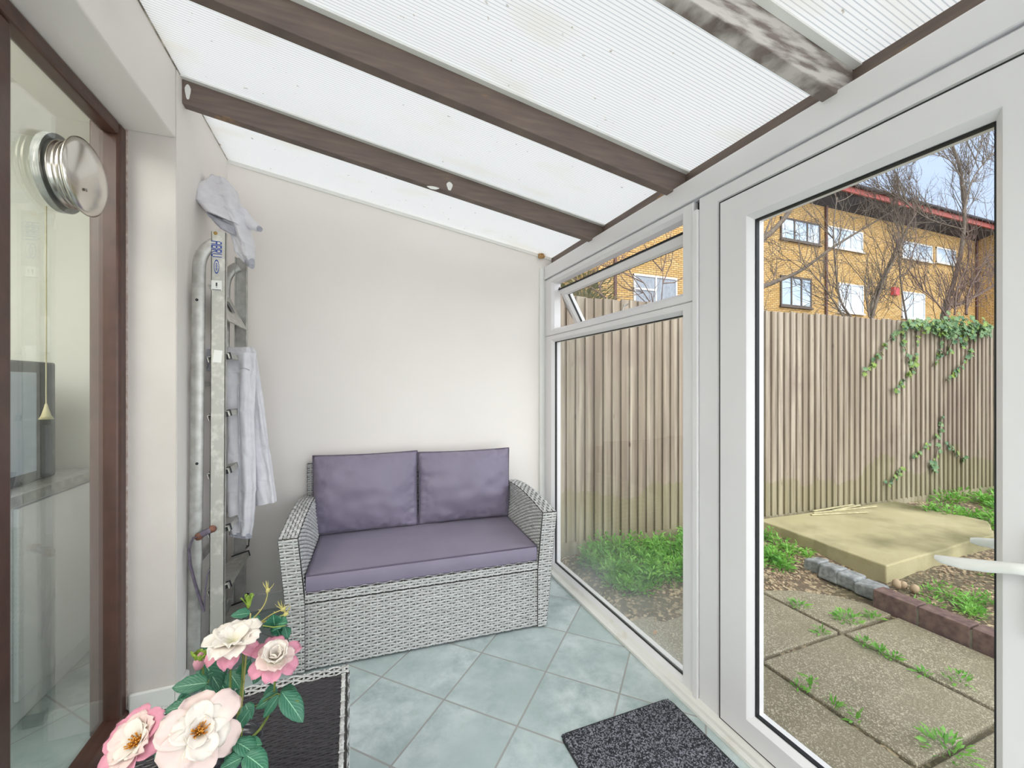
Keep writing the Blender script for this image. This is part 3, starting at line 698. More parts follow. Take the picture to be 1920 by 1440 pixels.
# seat cushion, a boxed slab
def seat():
    W, D, T = 1.16, .60, .082
    c = SM @ Vector((.5825, .312, .368))
    e_ = empty('seat_cushion', c, 'long flat purple-grey seat cushion lying on the rattan sofa', 'cushion', rz=R(-2.9))
    mb = MB(); nu, nv = 60, 30
    def top(u, v):
        x, y = u * 2 - 1, v * 2 - 1; e = max(abs(x), abs(y)) ** 14
        wz = .0035 * noise.noise(Vector((x * 5, y * 2.5, 1))) + .004 * (abs(y) ** 6 if y < 0 else 0) * noise.noise(Vector((x * 26, y * 3, 7)))
        return Vector((x * W / 2, y * D / 2, T + .014 * (1 - x ** 4) * (1 - y * y) + wz * (1 - e)))
    mb.grid(top, nu, nv)
    def side(a, b):
        a, b = Vector(a), Vector(b); n = (b - a).cross(Vector((0, 0, 1))).normalized()
        mb.grid(lambda u, v: a.lerp(b, u) + Vector((0, 0, T * v)) + n * (.006 * math.sin(math.pi * v) + .0025 * noise.noise(Vector((u * 30, v * 2, 5))) * math.sin(math.pi * v)), 60, 6)
    h, k = W / 2, D / 2
    side((-h, -k, 0), (h, -k, 0)); side((h, -k, 0), (h, k, 0)); side((h, k, 0), (-h, k, 0)); side((-h, k, 0), (-h, -k, 0))
    mb.add([(-h, -k, 0), (h, -k, 0), (h, k, 0), (-h, k, 0)], [(3, 2, 1, 0)])
    mb.build('cushion_pad', 'cushion', e_, local=True, weld=True)
    p = MB(); lp = [(-h, -k, T), (h, -k, T), (h, k, T), (-h, k, T), (-h, -k, T)]; p.tube(lp, .0035, 6)
    p.tube([(q[0], q[1], .004) for q in lp], .0035, 6); p.build('piping', 'piping', e_, local=True)
seat()
def backc(cx, W, Hh, seed, label, tilt, yb, rzz=0, zb=.452):
    c = SM @ Vector((cx, yb, zb))
    e_ = empty('back_cushion', c, label, 'cushion', 'back cushions on the sofa')
    e_.rotation_euler = (0, 0, R(-2.9) + rzz)
    mb = cushion_mesh(W, Hh, .19, .22, seed, .011)
    M = Matrix.Translation((0, 0, Hh / 2)) @ Matrix.Rotation(R(90 - tilt), 4, 'X')
    mb.v = [M @ q for q in mb.v]; mb.build('cushion_pad', 'cushion', e_, local=True, weld=True)
    p = MB(); p.tube([M @ q for q in seam_loop(W, Hh, 0)], .0035, 6, cap=False); p.build('piping', 'piping', e_, local=True)
backc(.262, .612, .47, 2.1, 'left purple-grey back cushion, the wider one nearest the ladder', 4, .575)
backc(.878, .612, .46, 8.4, 'right purple-grey back cushion, nearest the garden window', 3, .575, 0)

# ------------------------------------------------------------------ coffee table
TX0, TX1, TY0, TY1, TZ = -.566, -.010, .55, 1.482, .42
tb = empty('coffee_table', (-.29, 1.0, 0), 'low rattan coffee table with dark top under the roses', 'table')
mb = MB().box(TX0 + .012, TX1 - .004, TY0, TY1 - .004, .08, TZ - .006); mb.build('body', 'rattan_back', tb)
mb = MB(); b = .042
wq(mb, (TX0, TY1, TZ - .004), (TX0, TY1 - b, TZ - .004), (TX1, TY1 - b, TZ - .004), (TX1, TY1, TZ - .004), pitch=.010)
mb.v = []; mb.f = []; mb.sm = []
def band(a, b_, c, d): wq(mb, a, b_, c, d, pitch=.0105, stake=.03)
z = TZ - .002
band((TX0, TY1 - b, z), (TX1, TY1 - b, z), (TX1, TY1, z), (TX0, TY1, z))
band((TX0, TY0, z), (TX1, TY0, z), (TX1, TY0 + b, z), (TX0, TY0 + b, z))
band((TX1 - .008, TY0, z), (TX1 - .008, TY1, z), (TX1 - .022, TY1, z), (TX1 - .022, TY0, z))
mb.build('top_rim', 'rattan', tb)
mb = MB(); wq(mb, (TX1 - .003, TY0, .08), (TX1 - .003, TY1, .08), (TX1 - .003, TY1, TZ), (TX1 - .003, TY0, TZ)); wq(mb, (TX1, TY1 - .002, .08), (TX0, TY1 - .002, .08), (TX0, TY1 - .002, TZ), (TX1, TY1 - .002, TZ)); mb.build('side_weave', 'rattan', tb)
mb = MB().box(TX0, TX1 - .022, TY0 + b, TY1 - b, TZ - .008, TZ - .001); tp = mb.build('table_top', 'dark_weave_back', tb)
mb = MB(); wq(mb, (TX0, TY0 + b, TZ - .003), (TX1 - .022, TY0 + b, TZ - .003), (TX1 - .022, TY1 - b, TZ - .003), (TX0, TY1 - b, TZ - .003), pitch=.0085, stake=.02, amp=.001, gap=.95); mb.build('top_weave', 'dark_rattan', tp)
for x in (TX0 + .03, TX1 - .03):
    for y in (TY0 + .03, TY1 - .03): MB().box(x - .018, x + .018, y - .018, y + .018, 0, .085).build('leg', 'black_plastic', tb)

# ------------------------------------------------------------------ door mat
def mat_fn(x, y, z): return (x, y, z)
mb = MB(); rr = .03; X0, X1, Y0, Y1 = .742, 1.265, .62, 1.422
pts = []
for (cx, cy, a0) in ((X1 - rr, Y1 - rr, 0), (X0 + rr, Y1 - rr, 90), (X0 + rr, Y0 + rr, 180), (X1 - rr, Y0 + rr, 270)):
    for k in range(6): a = R(a0 + 18 * k); pts.append((cx + rr * math.cos(a), cy + rr * math.sin(a)))
dm = empty('door_mat', (1.0, 1.02, 0), 'dark grey flecked door mat on the tiles before the glazed door', 'mat')
mb.prism(pts, 'z', .0005, .006); mb.build('backing', 'black_plastic', dm)
mb = MB(); nx, ny = 130, 200
mb.grid(lambda u, v: Vector((X0 + .004 + (X1 - X0 - .008) * u, Y0 + .004 + (Y1 - Y0 - .008) * v, .010 + .004 * noise.noise(Vector((u * 90, v * 140, 0))) - (.006 if (u in (0, 1) or v in (0, 1)) else 0))), nx, ny)
cor = lambda p: True
mb.build('pile', 'mat_pile', dm)

# ------------------------------------------------------------------ step ladder, folded, standing in the corner
la = empty('step_ladder', (-.59, 2.42, 0), 'tall folded aluminium step ladder standing in the corner with clothes on it', 'ladder')
LXF, LXR, LN, LF_ = -.556, -.635, 2.205, 2.625
zt = 2.03
def rail(x0, x1, y, z0, z1, wx, wy, name, mat='alu'):
    mb = MB()
    # channel: web facing out along y, flanges along x
    def fn(x, yy, z): t_ = (z - z0) / (z1 - z0); return (x + x0 + (x1 - x0) * t_, yy, z)
    mb.box(-wx / 2, wx / 2, y, y + .004 * (1 if y < 2.4 else -1), z0, z1, fn)
    mb.box(-wx / 2, -wx / 2 + .004, min(y, y + wy), max(y, y + wy), z0, z1, fn); mb.box(wx / 2 - .004, wx / 2, min(y, y + wy), max(y, y + wy), z0, z1, fn)
    return mb.build(name, mat, la, bevel=.001)
rN = rail(-.565, LXF, LN, .02, zt, .056, .024, 'front_rail', 'alu_old'); rail(-.565, LXF, LF_, .02, zt, .056, -.024, 'front_rail')
# rear frame: tube bent over at the top to meet the front rail
for y in (LN + .01, LF_ - .012):
    mb = MB(); pts = [(-.652, y, .02), (-.64, y, 1.0), (-.632, y, 1.86)]
    for k in range(1, 8):
        a = R(180 - 11 * k); pts.append((-.632 + .085 + .085 * math.cos(a), y, 1.86 + .125 * math.sin(a)))
    mb.tube(pts, [(.011, .026)] * len(pts), 12, up=(1, 0, 0)); 
    mb.build('rear_rail', 'alu', la)
for x, z in ((-.645, .55), (-.637, 1.35)): MB().tube([(x, LN, z), (x, LF_, z)], .011, 8).build('rear_brace', 'alu', la)
for k, z in enumerate([.18, .44, .70, .96, 1.22, 1.48]):
    mb = MB(); 
    def tf(x, y, zz, z=z): x_, z_ = x, zz; c_, s_ = math.cos(R(14)), math.sin(R(14)); return (LXF - .006 + x_ * c_ - z_ * s_, y, z + x_ * s_ + z_ * c_)
    mb.box(-.042, .042, LN + .006, LF_ - .006, -.003, .0, tf); mb.box(.038, .042, LN + .006, LF_ - .006, -.025, 0, tf); mb.box(-.042, -.038, LN + .006, LF_ - .006, -.025, 0, tf)
    tr = mb.build('tread', 'alu_old', la, bevel=.001)
    for y in (LN + .024, LF_ - .03): MB().box(-.036, .046, y, y + .008, -.026, .004, tf).build('tread_cap', 'black_plastic', tr)
# platform plate near the top, hanging down, with label
P0 = [(-.60, LN + .03, 1.80), (-.60, LF_ - .03, 1.80), (-.525, LF_ - .03, 1.64), (-.525, LN + .03, 1.64)]
mb = MB(); a, b2, c, d = map(Vector, P0); n = (b2 - a).cross(d - a).normalized() * .006
mb.add([a, b2, c, d, a + n, b2 + n, c + n, d + n], [(0, 1, 2, 3), (7, 6, 5, 4), (0, 4, 5, 1), (1, 5, 6, 2), (2, 6, 7, 3), (3, 7, 4, 0)]); pf = mb.build('platform', 'alu_old', la)
q = a.lerp(b2, .5).lerp(d.lerp(c, .5), .45); mb = MB(); sgn = -1 if n.x < 0 else 1
nn = n.normalized() * (1 if n.x > 0 else -1)
ey = Vector((0, 1, 0)); ez = (a - d).normalized()
q2 = q + nn * .0075
mb.add([q2 - ey * .035 - ez * .03, q2 + ey * .035 - ez * .03, q2 + ey * .035 + ez * .03, q2 - ey * .035 + ez * .03], [(0, 1, 2, 3)]); mb.build('label_plate', 'appliance', pf)
# stickers and printed word on the near rail, its face looks to -Y
FY = LN - .0006
def onrail(u, v): return ony(u, v, FY)
mb = MB(); 
# word reads up the rail: A B R U, vertical block capitals
GL = {'A': ['01110', '10001', '10001', '11111', '10001', '10001', '10001'], 'B': ['11110', '10001', '10001', '11110', '10001', '10001', '11110'],
      'R': ['11110', '10001', '10001', '11110', '10100', '10010', '10001'], 'U': ['10001', '10001', '10001', '10001', '10001', '10001', '01110']}
top = onrail(406, 455); bot = onrail(406, 484)
cx = (onrail(396, 470).x + onrail(416, 470).x) / 2; ht = top.z - onrail(406, 483).z
ht = .074; cw = ht / 4 ; px = cw * .86 / 5; py = .040 / 7; zc0 = onrail(406, 452).z
for k, chh in enumerate('ABRU'):
    for r_ in range(7):
        for c_ in range(5):
            if GL[chh][r_][c_] == '1':
                z0 = zc0 - (k * cw + c_ * px); xx = cx + .020 - r_ * py
                mb.box(xx - py * 1.03, xx, FY - .0004, FY + .0004, z0 - px * 1.15, z0)
mb.build('printed_word', 'blue_print', rN)
zc = onrail(406, 500).z; mb = MB()
for k in range(24):
    a0, a1 = 2 * math.pi * k / 24, 2 * math.pi * (k + 1) / 24
    f_ = lambda a, s: (cx + math.cos(a) * .010 * s, FY - .0003, zc + math.sin(a) * .032 * s)
    mb.add([f_(a0, 1), f_(a1, 1), f_(a1, .8), f_(a0, .8)], [(0, 1, 2, 3)])
for k in range(5): mb.box(cx - .003, cx + .003, FY - .0004, FY, zc - .016 + k * .007, zc - .012 + k * .007)
mb.build('oval_mark', 'blue_print', rN)
z2 = onrail(406, 535).z; MB().box(cx - .020, cx + .020, FY - .0002, FY + .0003, z2 - .022, z2 + .022).build('sticker', 'label_white', rN)
MB().box(cx - .003, cx + .003, FY - .0008, FY, z2 - .004, z2 + .012).box(cx - .002, cx + .002, FY - .0008, FY, z2 - .010, z2 - .007).box(cx - .017, cx + .017, FY - .0008, FY, z2 - .0215, z2 - .0185).build('sticker_print', 'appliance', rN)
z2 = onrail(406, 668).z; MB().cbox((cx + .004, FY, z2), (.032, .0006, .055), Matrix.Rotation(R(6), 3, 'Y')).build('sticker', 'label_white', rN)
for (x, z, nm) in ((cx - .004, onrail(402, 437).z, 'rivet'), ):
    MB().lathe((x, FY, z), (0, -1, 0), [(.008, 0), (.006, .002), (.001, .0025)], 12).build(nm, 'brass', rN)
for z in (1.72, 1.0): MB().lathe((-.636, LN - .003, z), (0, -1, 0), [(.006, 0), (.005, .0015), (.001, .002)], 12).build('rivet', 'gasket', la)
for y in (LN + .012, LF_ - .012): MB().box(-.597, -.533, y - .02, y + .02, 0, .05).build('rubber_foot', 'black_plastic', la, bevel=.006)
for y in (LN + .012, LF_ - .012): MB().box(-.674, -.63, y - .018, y + .018, 0, .04).build('rubber_foot', 'black_plastic', la, bevel=.006)
# leather loops and fabric strap tying the frames
br = empty('tie_strap', (-.62, 2.19, .42), 'worn purple-grey strap with brown leather loop hanging from the ladder rail', 'strap')
mb = MB(); p1 = ony(398, 992, 2.196); p2 = ony(373, 1006, 2.19)
mb.tube([p1 + Vector((.0, 0, .0)), p1.lerp(p2, .5) + Vector((0, -.012, .004)), p2], [(.013, .004)] * 3, 8, up=(0, 1, 0)); mb.build('leather_loop', 'strap', br)
for p_, rr_ in ((p1, .016), (p2, .017)):
    MB().lathe(p_ + Vector((0, .002, 0)), (0, -1, 0), [(rr_, 0), (rr_ * .9, .008), (.006, .010), (.001, .013)], 16).build('leather_washer', 'leather', br)
pts = [ony(362, 1008, 2.185), ony(354, 1030, 2.18), ony(357, 1060, 2.175), ony(366, 1095, 2.175), ony(374, 1120, 2.18), ony(383, 1146, 2.185)]
MB().tube([p2] + pts, [(.004, .010)] * 2 + [(.004, .013)] * 5, 8, up=(0, 1, 0)).build('strap_tail', 'strap', br)
pts = [ony(383, 1146, 2.187), ony(384, 1115, 2.19), ony(388, 1080, 2.2), ony(394, 1065, 2.21)]
MB().tube(pts, [(.003, .008)] * 4, 6, up=(0, 1, 0)).build('strap_tail', 'strap', br)
for z in (.44, .18): MB().tube([(-.53, LF_ - .03, z + .03), (-.525, LF_ + .006, z + .028), (-.56, LF_ + .012, z + .03), (-.595, LF_ + .006, z + .03)], .003, 6).build('cord', 'black_plastic', la)
mb = MB().tube([(-.525, LF_, .47), (-.515, LF_ + .005, .6), (-.52, LF_ + .004, .74), (-.53, LF_, .86)], .003, 6)
mb.build('cord', 'black_plastic', la)

# ------------------------------------------------------------------ clothes: lofted cloth with folds
def cloth(secs, seed, nfold=6, amp=.28, n=72, sub=12, close=True):
    """secs: list of (center, half width vector a, half depth vector b)"""
    mb = MB(); rings = []
    m_ = len(secs)
    def samp(t):
        i = min(int(t), m_ - 2); f_ = t - i; f_ = f_ * f_ * (3 - 2 * f_)
        return [secs[i][k] * (1 - f_) + secs[i + 1][k] * f_ for k in range(3)]
    K = (m_ - 1) * sub
    vs = []
    for i in range(K + 1):
        t_ = i / sub; c, a, b = samp(t_ if t_ < m_ - 1 else m_ - 1.0001)
        for j in range(n):
            th = 2 * math.pi * j / n
            f1 = amp * math.sin(nfold * th + seed + .5 * math.sin(t_ * 1.3)) + amp * .7 * noise.noise(Vector((math.cos(th) * 2.2 + seed, math.sin(th) * 2.2, t_ * 1.1)))
            f2 = 1 + f1; cc, ss = math.cos(th), math.sin(th)
            cc = math.copysign(abs(cc) ** .8, cc); ss = math.copysign(abs(ss) ** .8, ss)
            fine = .006 * noise.noise(Vector((cc * 3 + seed, ss * 3, t_ * 2.2))) + .0035 * noise.noise(Vector((cc * 6 + seed, ss * 6 + 4, t_ * 9)))
            vs.append(c + a * cc * (1 + f1 * .25) + b * ss * f2 + b.normalized() * fine)
    fs = [(i * n + j, i * n + (j + 1) % n, (i + 1) * n + (j + 1) % n, (i + 1) * n + j) for i in range(K) for j in range(n)]
    mb.add(vs, fs, True)
    if close: mb.add(vs[:n], [tuple(range(n - 1, -1, -1))]); mb.add(vs[-n:], [tuple(range(n))])
    return mb
def sec(uL, uR, v, x, th, dz=0, dv=0):
    """section seen spanning pixels uL..uR at row v (dv tilts the section), on the plane of the ladder front X=x, half thickness th"""
    L = onx(uL, v - dv, x) ; Rr = onx(uR, v + dv, x)
    # keep it inside the ladder depth: blend the across vector toward the camera plane
    d = (L.dot(FW) + Rr.dot(FW)) / 2; d = 2.02
    L = ond(uL, v - dv, d); Rr = ond(uR, v + dv, d)
    c = (L + Rr) / 2; a = (Rr - L) / 2; b = FW * th
    return (c, a, b)
def sd(uL, uR, v, d, th, dv=0):
    L = ond(uL, v - dv, d); Rr = ond(uR, v + dv, d); return ((L + Rr) / 2, (Rr - L) / 2, FW * th)
tz = empty('trousers', (-.5, 2.38, 1.45), 'pale grey trousers hung over a ladder tread, legs dangling', 'trousers')
cloth([sd(421, 473, 651, 2.08, .012), sd(420, 478, 662, 2.06, .028), sd(421, 477, 700, 2.05, .034), sd(423, 474, 770, 2.05, .034), sd(425, 476, 850, 2.05, .03), sd(427, 478, 920, 2.05, .028), sd(429, 475, 972, 2.05, .026), sd(431, 471, 1000, 2.05, .022, 3)], 1.3).build('trouser_leg', 'cloth_grey', tz)
cloth([sd(438, 476, 652, 2.13, .012), sd(436, 482, 690, 2.13, .022), sd(440, 492, 760, 2.13, .028), sd(452, 502, 840, 2.13, .028), sd(462, 511, 900, 2.13, .028), sd(470, 517, 945, 2.13, .024, -4)], 4.2).build('trouser_leg', 'cloth_grey', tz)
cloth([sd(431, 471, 997, 2.05, .023, 3), sd(431, 471, 1006, 2.05, .020, 3)], 1.3, amp=.1).build('hem', 'cloth_inner', tz)
cloth([sd(384, 420, 655, 2.10, .02), sd(383, 424, 672, 2.10, .03), sd(384, 398, 695, 2.10, .02)], 2.2).build('waistband', 'cloth_inner', tz)
MB().tube([ond(449, 690, 2.005), ond(458, 690, 2.005), ond(468, 694, 2.01)], .0022, 6).build('pocket_welt', 'cloth_inner', tz)
MB().tube([ond(447, 720, 2.012), ond(447, 780, 2.01), ond(450, 860, 2.012), ond(447, 930, 2.015), ond(449, 990, 2.018)], .0025, 6).build('side_seam', 'cloth_inner', tz)
sh = empty('shirt', (-.55, 2.42, 2.0), 'crumpled light grey shirt draped over the top of the ladder', 'shirt')
cloth([sd(398, 424, 334, 2.06, .03, 2), sd(386, 438, 352, 2.06, .06), sd(377, 446, 375, 2.05, .085, 4), sd(378, 452, 395, 2.04, .09, 9), sd(395, 458, 415, 2.02, .08, 12)], 3.1, 4, .2).build('shirt_body', 'cloth_grey', sh)
cloth([sd(400, 462, 395, 2.03, .06, 10), sd(425, 466, 425, 2.03, .045, 8), sd(441, 474, 455, 2.04, .04, 6), sd(445, 474, 480, 2.05, .035, 5), sd(458, 474, 496, 2.06, .015, 4)], 5.5, 4, .2).build('shirt_tail', 'cloth_grey', sh)
cloth([sd(392, 400, 402, 2.0, .03), sd(396, 440, 418, 1.99, .03, 8), sd(415, 442, 436, 2.0, .02, 6)], 1.1, 3, .2).build('shirt_fold', 'cloth_inner', sh)
def limb(pts, rr, mat, nm, par, seed=0):
    mb = MB().tube(pts, rr, 16); 
    mb.v = [q + Vector((noise.noise(q * 30 + Vector((seed, 0, 0))), noise.noise(q * 30 + Vector((0, seed, 5))), noise.noise(q * 30))) * .005 for q in mb.v]; return mb.build(nm, mat, par)
limb([ond(452, 398, 2.06), ond(462, 412, 2.05), ond(474, 422, 2.03), ond(485, 428, 2.02)], [.03, .028, .022, .016], 'cloth_grey', 'sleeve', sh, 3)
limb([ond(484.5, 427, 2.018), ond(489, 430, 2.015)], [.013, .012], 'cloth_inner', 'cuff', sh, 3)
limb([ond(462, 470, 2.1), ond(468, 492, 2.05), ond(472, 500, 2.03)], [.03, .022, .013], 'cloth_inner', 'sleeve', sh, 5)
limb([ond(386, 352, 2.08), ond(377, 362, 2.06), ond(370, 372, 2.05), ond(377, 385, 2.05)], [.02, .024, .02, .012], 'cloth_maroon', 'collar', sh, 8)

# ------------------------------------------------------------------ artificial roses in a pot on the table
def leaf(mb, base, dirv, nrm, L, W, curl=.25, fold=.25):
    d = Vector(dirv).normalized(); n = Vector(nrm); n = (n - d * n.dot(d)).normalized(); s_ = d.cross(n)
    def f(u, v):
        x = u * 2 - 1; wdt = W / 2 * (math.sin(math.pi * v ** .8) ** .75 if 0 < v < 1 else 0)
        return Vector(base) + d * (L * v) + s_ * (x * wdt) + n * (-curl * L * v * v + fold * abs(x) * wdt + .0015 * math.sin(v * 22) * abs(x))
    mb.grid(f, 4, 9, True, lambda u, v: (u * 2 - 1, v))
def petal(mb, c, ax, ang, L, W, open_, cup, seed, r0=.004):
    """petal rooted at c about axis ax; open_ = angle from the axis; """
    ax = Vector(ax).normalized(); q = ax.to_track_quat('Z', 'Y').to_matrix()
    out = q @ Vector((math.cos(ang), math.sin(ang), 0)); side = ax.cross(out)
    def f(u, v):
        x = u * 2 - 1
        wv = W / 2 * (.28 + .72 * math.sin(min(1, v * 1.35) * math.pi / 2)) * (1 if v < .75 else math.sqrt(max(0.0, 1 - ((v - .75) / .27) ** 2 * .8)))
        th = open_ * (.35 + .65 * v)      # bends outwards along its length
        rr = L * v
        p = out * (r0 + rr * math.sin(th)) + ax * (rr * math.cos(th))
        nn = (ax * math.sin(th) - out * math.cos(th))
        wob = .10 * L * noise.noise(Vector((x * 1.7 + seed, v * 2.2, seed))) * v + .05 * L * v ** 4 * math.sin(x * 6 + seed)
        return Vector(c) + p + side * (x * wv) + nn * (cup * W * x * x * (1 - .35 * v) + wob) 
    mb.grid(f, 8, 9, True, lambda u, v: (u * 2 - 1, v))
pc = onz(432, 1400, .56); pc.z = .42
rs = empty('rose_plant', (pc.x, pc.y, .4195), 'artificial cream and pink roses in a dark pot on the coffee table', 'plant')
MB().lathe((pc.x, pc.y, .4195), (0, 0, 1), [(.001, 0), (.045, 0), (.047, .004), (.060, .14), (.062, .145), (.058, .145), (.056, .138), (.045, .13), (.001, .125)], 40).build('pot', 'pot', rs)
pt = Vector((pc.x, pc.y, .55))
def flower(u, v, d, size, ax, layers, nm, seed, stamens=True):
    c = ond(u, v, d); ax = Vector(ax).normalized()
    f0 = None
    for (mat, n_, L, W, op, cup, off) in layers:
        mb = MB()
        for k in range(n_):
            petal(mb, c - ax * off * size, ax, 2 * math.pi * (k + .37 * seed + rnd.uniform(-.1, .1)) / n_ + seed, L * size * rnd.uniform(.92, 1.08), W * size * rnd.uniform(.9, 1.1), R(op + rnd.uniform(-6, 6)), cup, seed + k * 1.7)
        o = mb.build(nm if f0 is None else ('outer_petals' if 'pink' in mat else 'inner_petals'), mat, f0 or rs, solid=.0006)
        if f0 is None: f0 = o
    if stamens:
        mb = MB(); q = ax.to_track_quat('Z', 'Y').to_matrix()
        for k in range(46):
            a = rnd.uniform(0, 6.283); r_ = rnd.uniform(.02, .30) * size; h_ = rnd.uniform(.26, .42) * size
            tip = c + q @ Vector((math.cos(a) * r_, math.sin(a) * r_, h_)); mb.tube([c + ax * .01 * size, c.lerp(tip, .6) + ax * .02 * size, tip], [.0006, .0005, .0013], 5)
        mb.build('stamens', 'stamen', f0)
    return c
tocam = lambda u, v: -ray(u, v).normalized()
def axv(u, v, du, dv, k):  # towards the camera with an image-space lean (du right, dv up)
    return tocam(u, v) * k + RT * du + Vector((0, 0, 1)) * dv
openL = [('petal_cream', 6, .80, .78, 64, .2, 0), ('petal_blush', 6, 1.1, 1.0, 78, .14, .05), ('petal_cream', 5, .50, .5, 46, .28, -.02)]
c_big = flower(374, 1374, .80, .060, axv(374, 1372, .12, .15, 1), openL, 'flower', 1.1)
c_low = flower(266, 1392, .80, .058, axv(268, 1385, -.62, .12, .8), [('petal_cream', 5, .7, .6, 50, .2, 0), ('petal_pink', 6, 1.05, .85, 70, .12, .05), ('petal_blush', 6, .8, .8, 55, .2, .02)], 'flower', 2.3)
c_top = flower(438, 1210, .93, .058, axv(438, 1190, -.05, .9, .25), [('petal_cream', 6, .72, .66, 52, .22, 0), ('petal_cream', 7, .98, .80, 68, .15, .05), ('petal_pink', 6, .85, .75, 96, .1, .12)], 'flower', .4, False)
c_rt = flower(514, 1240, .93, .048, axv(512, 1235, .10, .65, .45), [('petal_cream', 6, .9, .8, 30, .3, 0), ('petal_cream', 5, .7, .6, 16, .4, -.05), ('petal_pink', 6, 1.05, .8, 80, .12, .1), ('petal_blush', 5, .85, .8, 55, .2, .05)], 'flower', 3.2, False)
# stems
def stem(p0, p1, bow, nm='stem', mat='stem', r0=.0030, r1=.0022):
    pts = [Vector(p0).lerp(Vector(p1), k / 6) + Vector(bow) * math.sin(math.pi * k / 6) for k in range(7)]
    mb = MB().tube(pts, [r0 + (r1 - r0) * k / 6 for k in range(7)], 7)
    for k in (2, 4): mb.tube([pts[k], pts[k] + Vector((rnd.uniform(-.008, .008), rnd.uniform(-.004, .004), .004))], [.0014, .0002], 5)
    return mb.build(nm, mat, rs), pts
stem(pt + Vector((-.01, 0, 0)), c_top - Vector((0.006, 0, .012)), (.004, 0, 0)); stem(pt + Vector((.0, .01, 0)), ond(456, 1225, .95), (.006, 0, 0))
stem(pt + Vector((.015, 0, 0)), c_rt - Vector((-.002, 0, .03)), (.02, 0, -.02)); stem(pt, c_big + Vector((.0, .02, -.01)), (-.01, 0, .01)); stem(pt, c_low + Vector((.02, .02, 0)), (-.02, 0, .02))
stem(pt + Vector((-.01, .01, 0)), ond(380, 1250, .95), (-.01, 0, 0)); stem(pt + Vector((.01, .02, 0)), ond(470, 1150, 1.0), (0, 0, .01), mat='thorn_stem', r1=.0016)
# thin pale sprigs with spent heads
def sprig(a, b_, bow):
    o, pts = stem(a, b_, bow, 'spent_sprig', 'thorn_stem', .0018, .0013)
    mb = MB(); e_ = Vector(b_)
    mb.lathe(e_, (Vector(b_) - Vector(a)), [(.001, -.006), (.005, 0), (.0035, .006), (.001, .008)], 8)
    for k in range(6):
        dv = RT * rnd.uniform(-1, 1) + Vector((0, 0, rnd.uniform(.1, 1.2))); mb.tube([e_, e_ + dv.normalized() * .016, e_ + dv.normalized() * .022 + Vector((0, 0, .003))], [.0014, .0009, .0002], 4)
    mb.build('spent_head', 'thorn_stem', o)
sprig(ond(470, 1165, 1.0), ond(502, 1108, 1.0), (.01, 0, 0)); sprig(ond(488, 1168, 1.0), ond(530, 1143, 1.0), (0, 0, .004)); sprig(ond(488, 1168, 1.0), ond(535, 1152, 1.0), (0, 0, -.001))
# buds
def bud(u, v, d, L, W, ax, inner):
    c = ond(u, v, d); ax = Vector(ax).normalized(); mb = MB().lathe(c, ax, [(.001, -.5 * L), (.3 * W, -.42 * L), (.5 * W, -.1 * L), (.4 * W, .25 * L), (.12 * W, .5 * L), (.001, .52 * L)], 14)
    o = mb.build('bud', inner, rs)
    mb = MB()
    for k in range(5): petal(mb, c - ax * L * .5, ax, k * 1.257 + .4, L * 1.05, W * .75, R(16 + 10 * (k == 0)), .25, k, .003)
    mb.build('sepals', 'sepal', o, solid=.0005)
bud(374, 1240, .94, .038, .024, (.15, 0, 1), 'petal_pink'); bud(466, 1128, 1.0, .030, .012, (0, 0, 1), 'sepal')
# a long sepal beside the bud
mb = MB(); leaf(mb, ond(368, 1235, .94), RT * -.7 + Vector((0, 0, .9)), tocam(368, 1235), .022, .007); mb.build('sepal_tip', 'sepal', rs)
# leaves: (base u,v, tip u,v, width factor, depth)
LV = [(392, 1280, 320, 1287, .52, .92), (385, 1285, 392, 1335, .55, .90), (382, 1240, 412, 1292, .75, .97), (405, 1225, 382, 1215, .9, 1.0),
      (360, 1320, 306, 1332, .6, .95), (355, 1300, 338, 1318, .9, .97), (372, 1320, 330, 1352, .55, .93), (345, 1335, 320, 1360, .7, .96),
      (430, 1260, 450, 1290, .7, .97), (425, 1250, 405, 1275, .8, 1.0), (470, 1235, 440, 1280, .5, .98), (492, 1255, 478, 1275, .8, 1.0),
      (450, 1290, 445, 1318, .8, .96), (430, 1290, 424, 1315, .8, .96), (520, 1300, 478, 1330, .5, .93), (524, 1302, 492, 1348, .42, .92),
      (528, 1298, 570, 1350, .55, .92), (526, 1296, 555, 1300, .6, .94), (520, 1292, 500, 1300, .9, .95), (468, 1330, 440, 1372, .6, .88), (460, 1320, 470, 1345, .8, .9),
      (470, 1150, 433, 1152, .65, 1.02), (475, 1155, 480, 1168, .8, 1.02), (515, 1173, 512, 1156, 1.1, 1.0), (512, 1173, 535, 1165, .8, 1.0), (517, 1176, 526, 1192, .9, 1.0), (534, 1176, 540, 1196, .7, 1.0),
      (440, 1390, 488, 1412, .5, .82), (455, 1420, 410, 1442, .7, .8), (460, 1415, 500, 1440, .7, .8), (448, 1395, 430, 1415, .8, .82), (462, 1400, 484, 1393, .6, .83),
      (350, 1410, 322, 1440, .6, .88), (300, 1400, 310, 1440, .6, .9), (415, 1255, 395, 1262, .8, .98), (395, 1262, 440, 1312, .45, 1.0), (340, 1350, 306, 1352, .6, .97)]
for (u0, v0, u1, v1, wf, d) in LV:
    a = ond(u0, v0, d); b_ = ond(u1, v1, d - .02); L = (b_ - a).length; L2 = max(L, .03)
    mb = MB(); leaf(mb, a, b_ - a, tocam(u0, v0) + Vector((rnd.uniform(-.4, .4), rnd.uniform(-.3, .3), rnd.uniform(.2, .9))), L2, L2 * wf, rnd.uniform(.05, .3), .3)
    mb.build('leaf', 'rose_leaf', rs, solid=.0005)
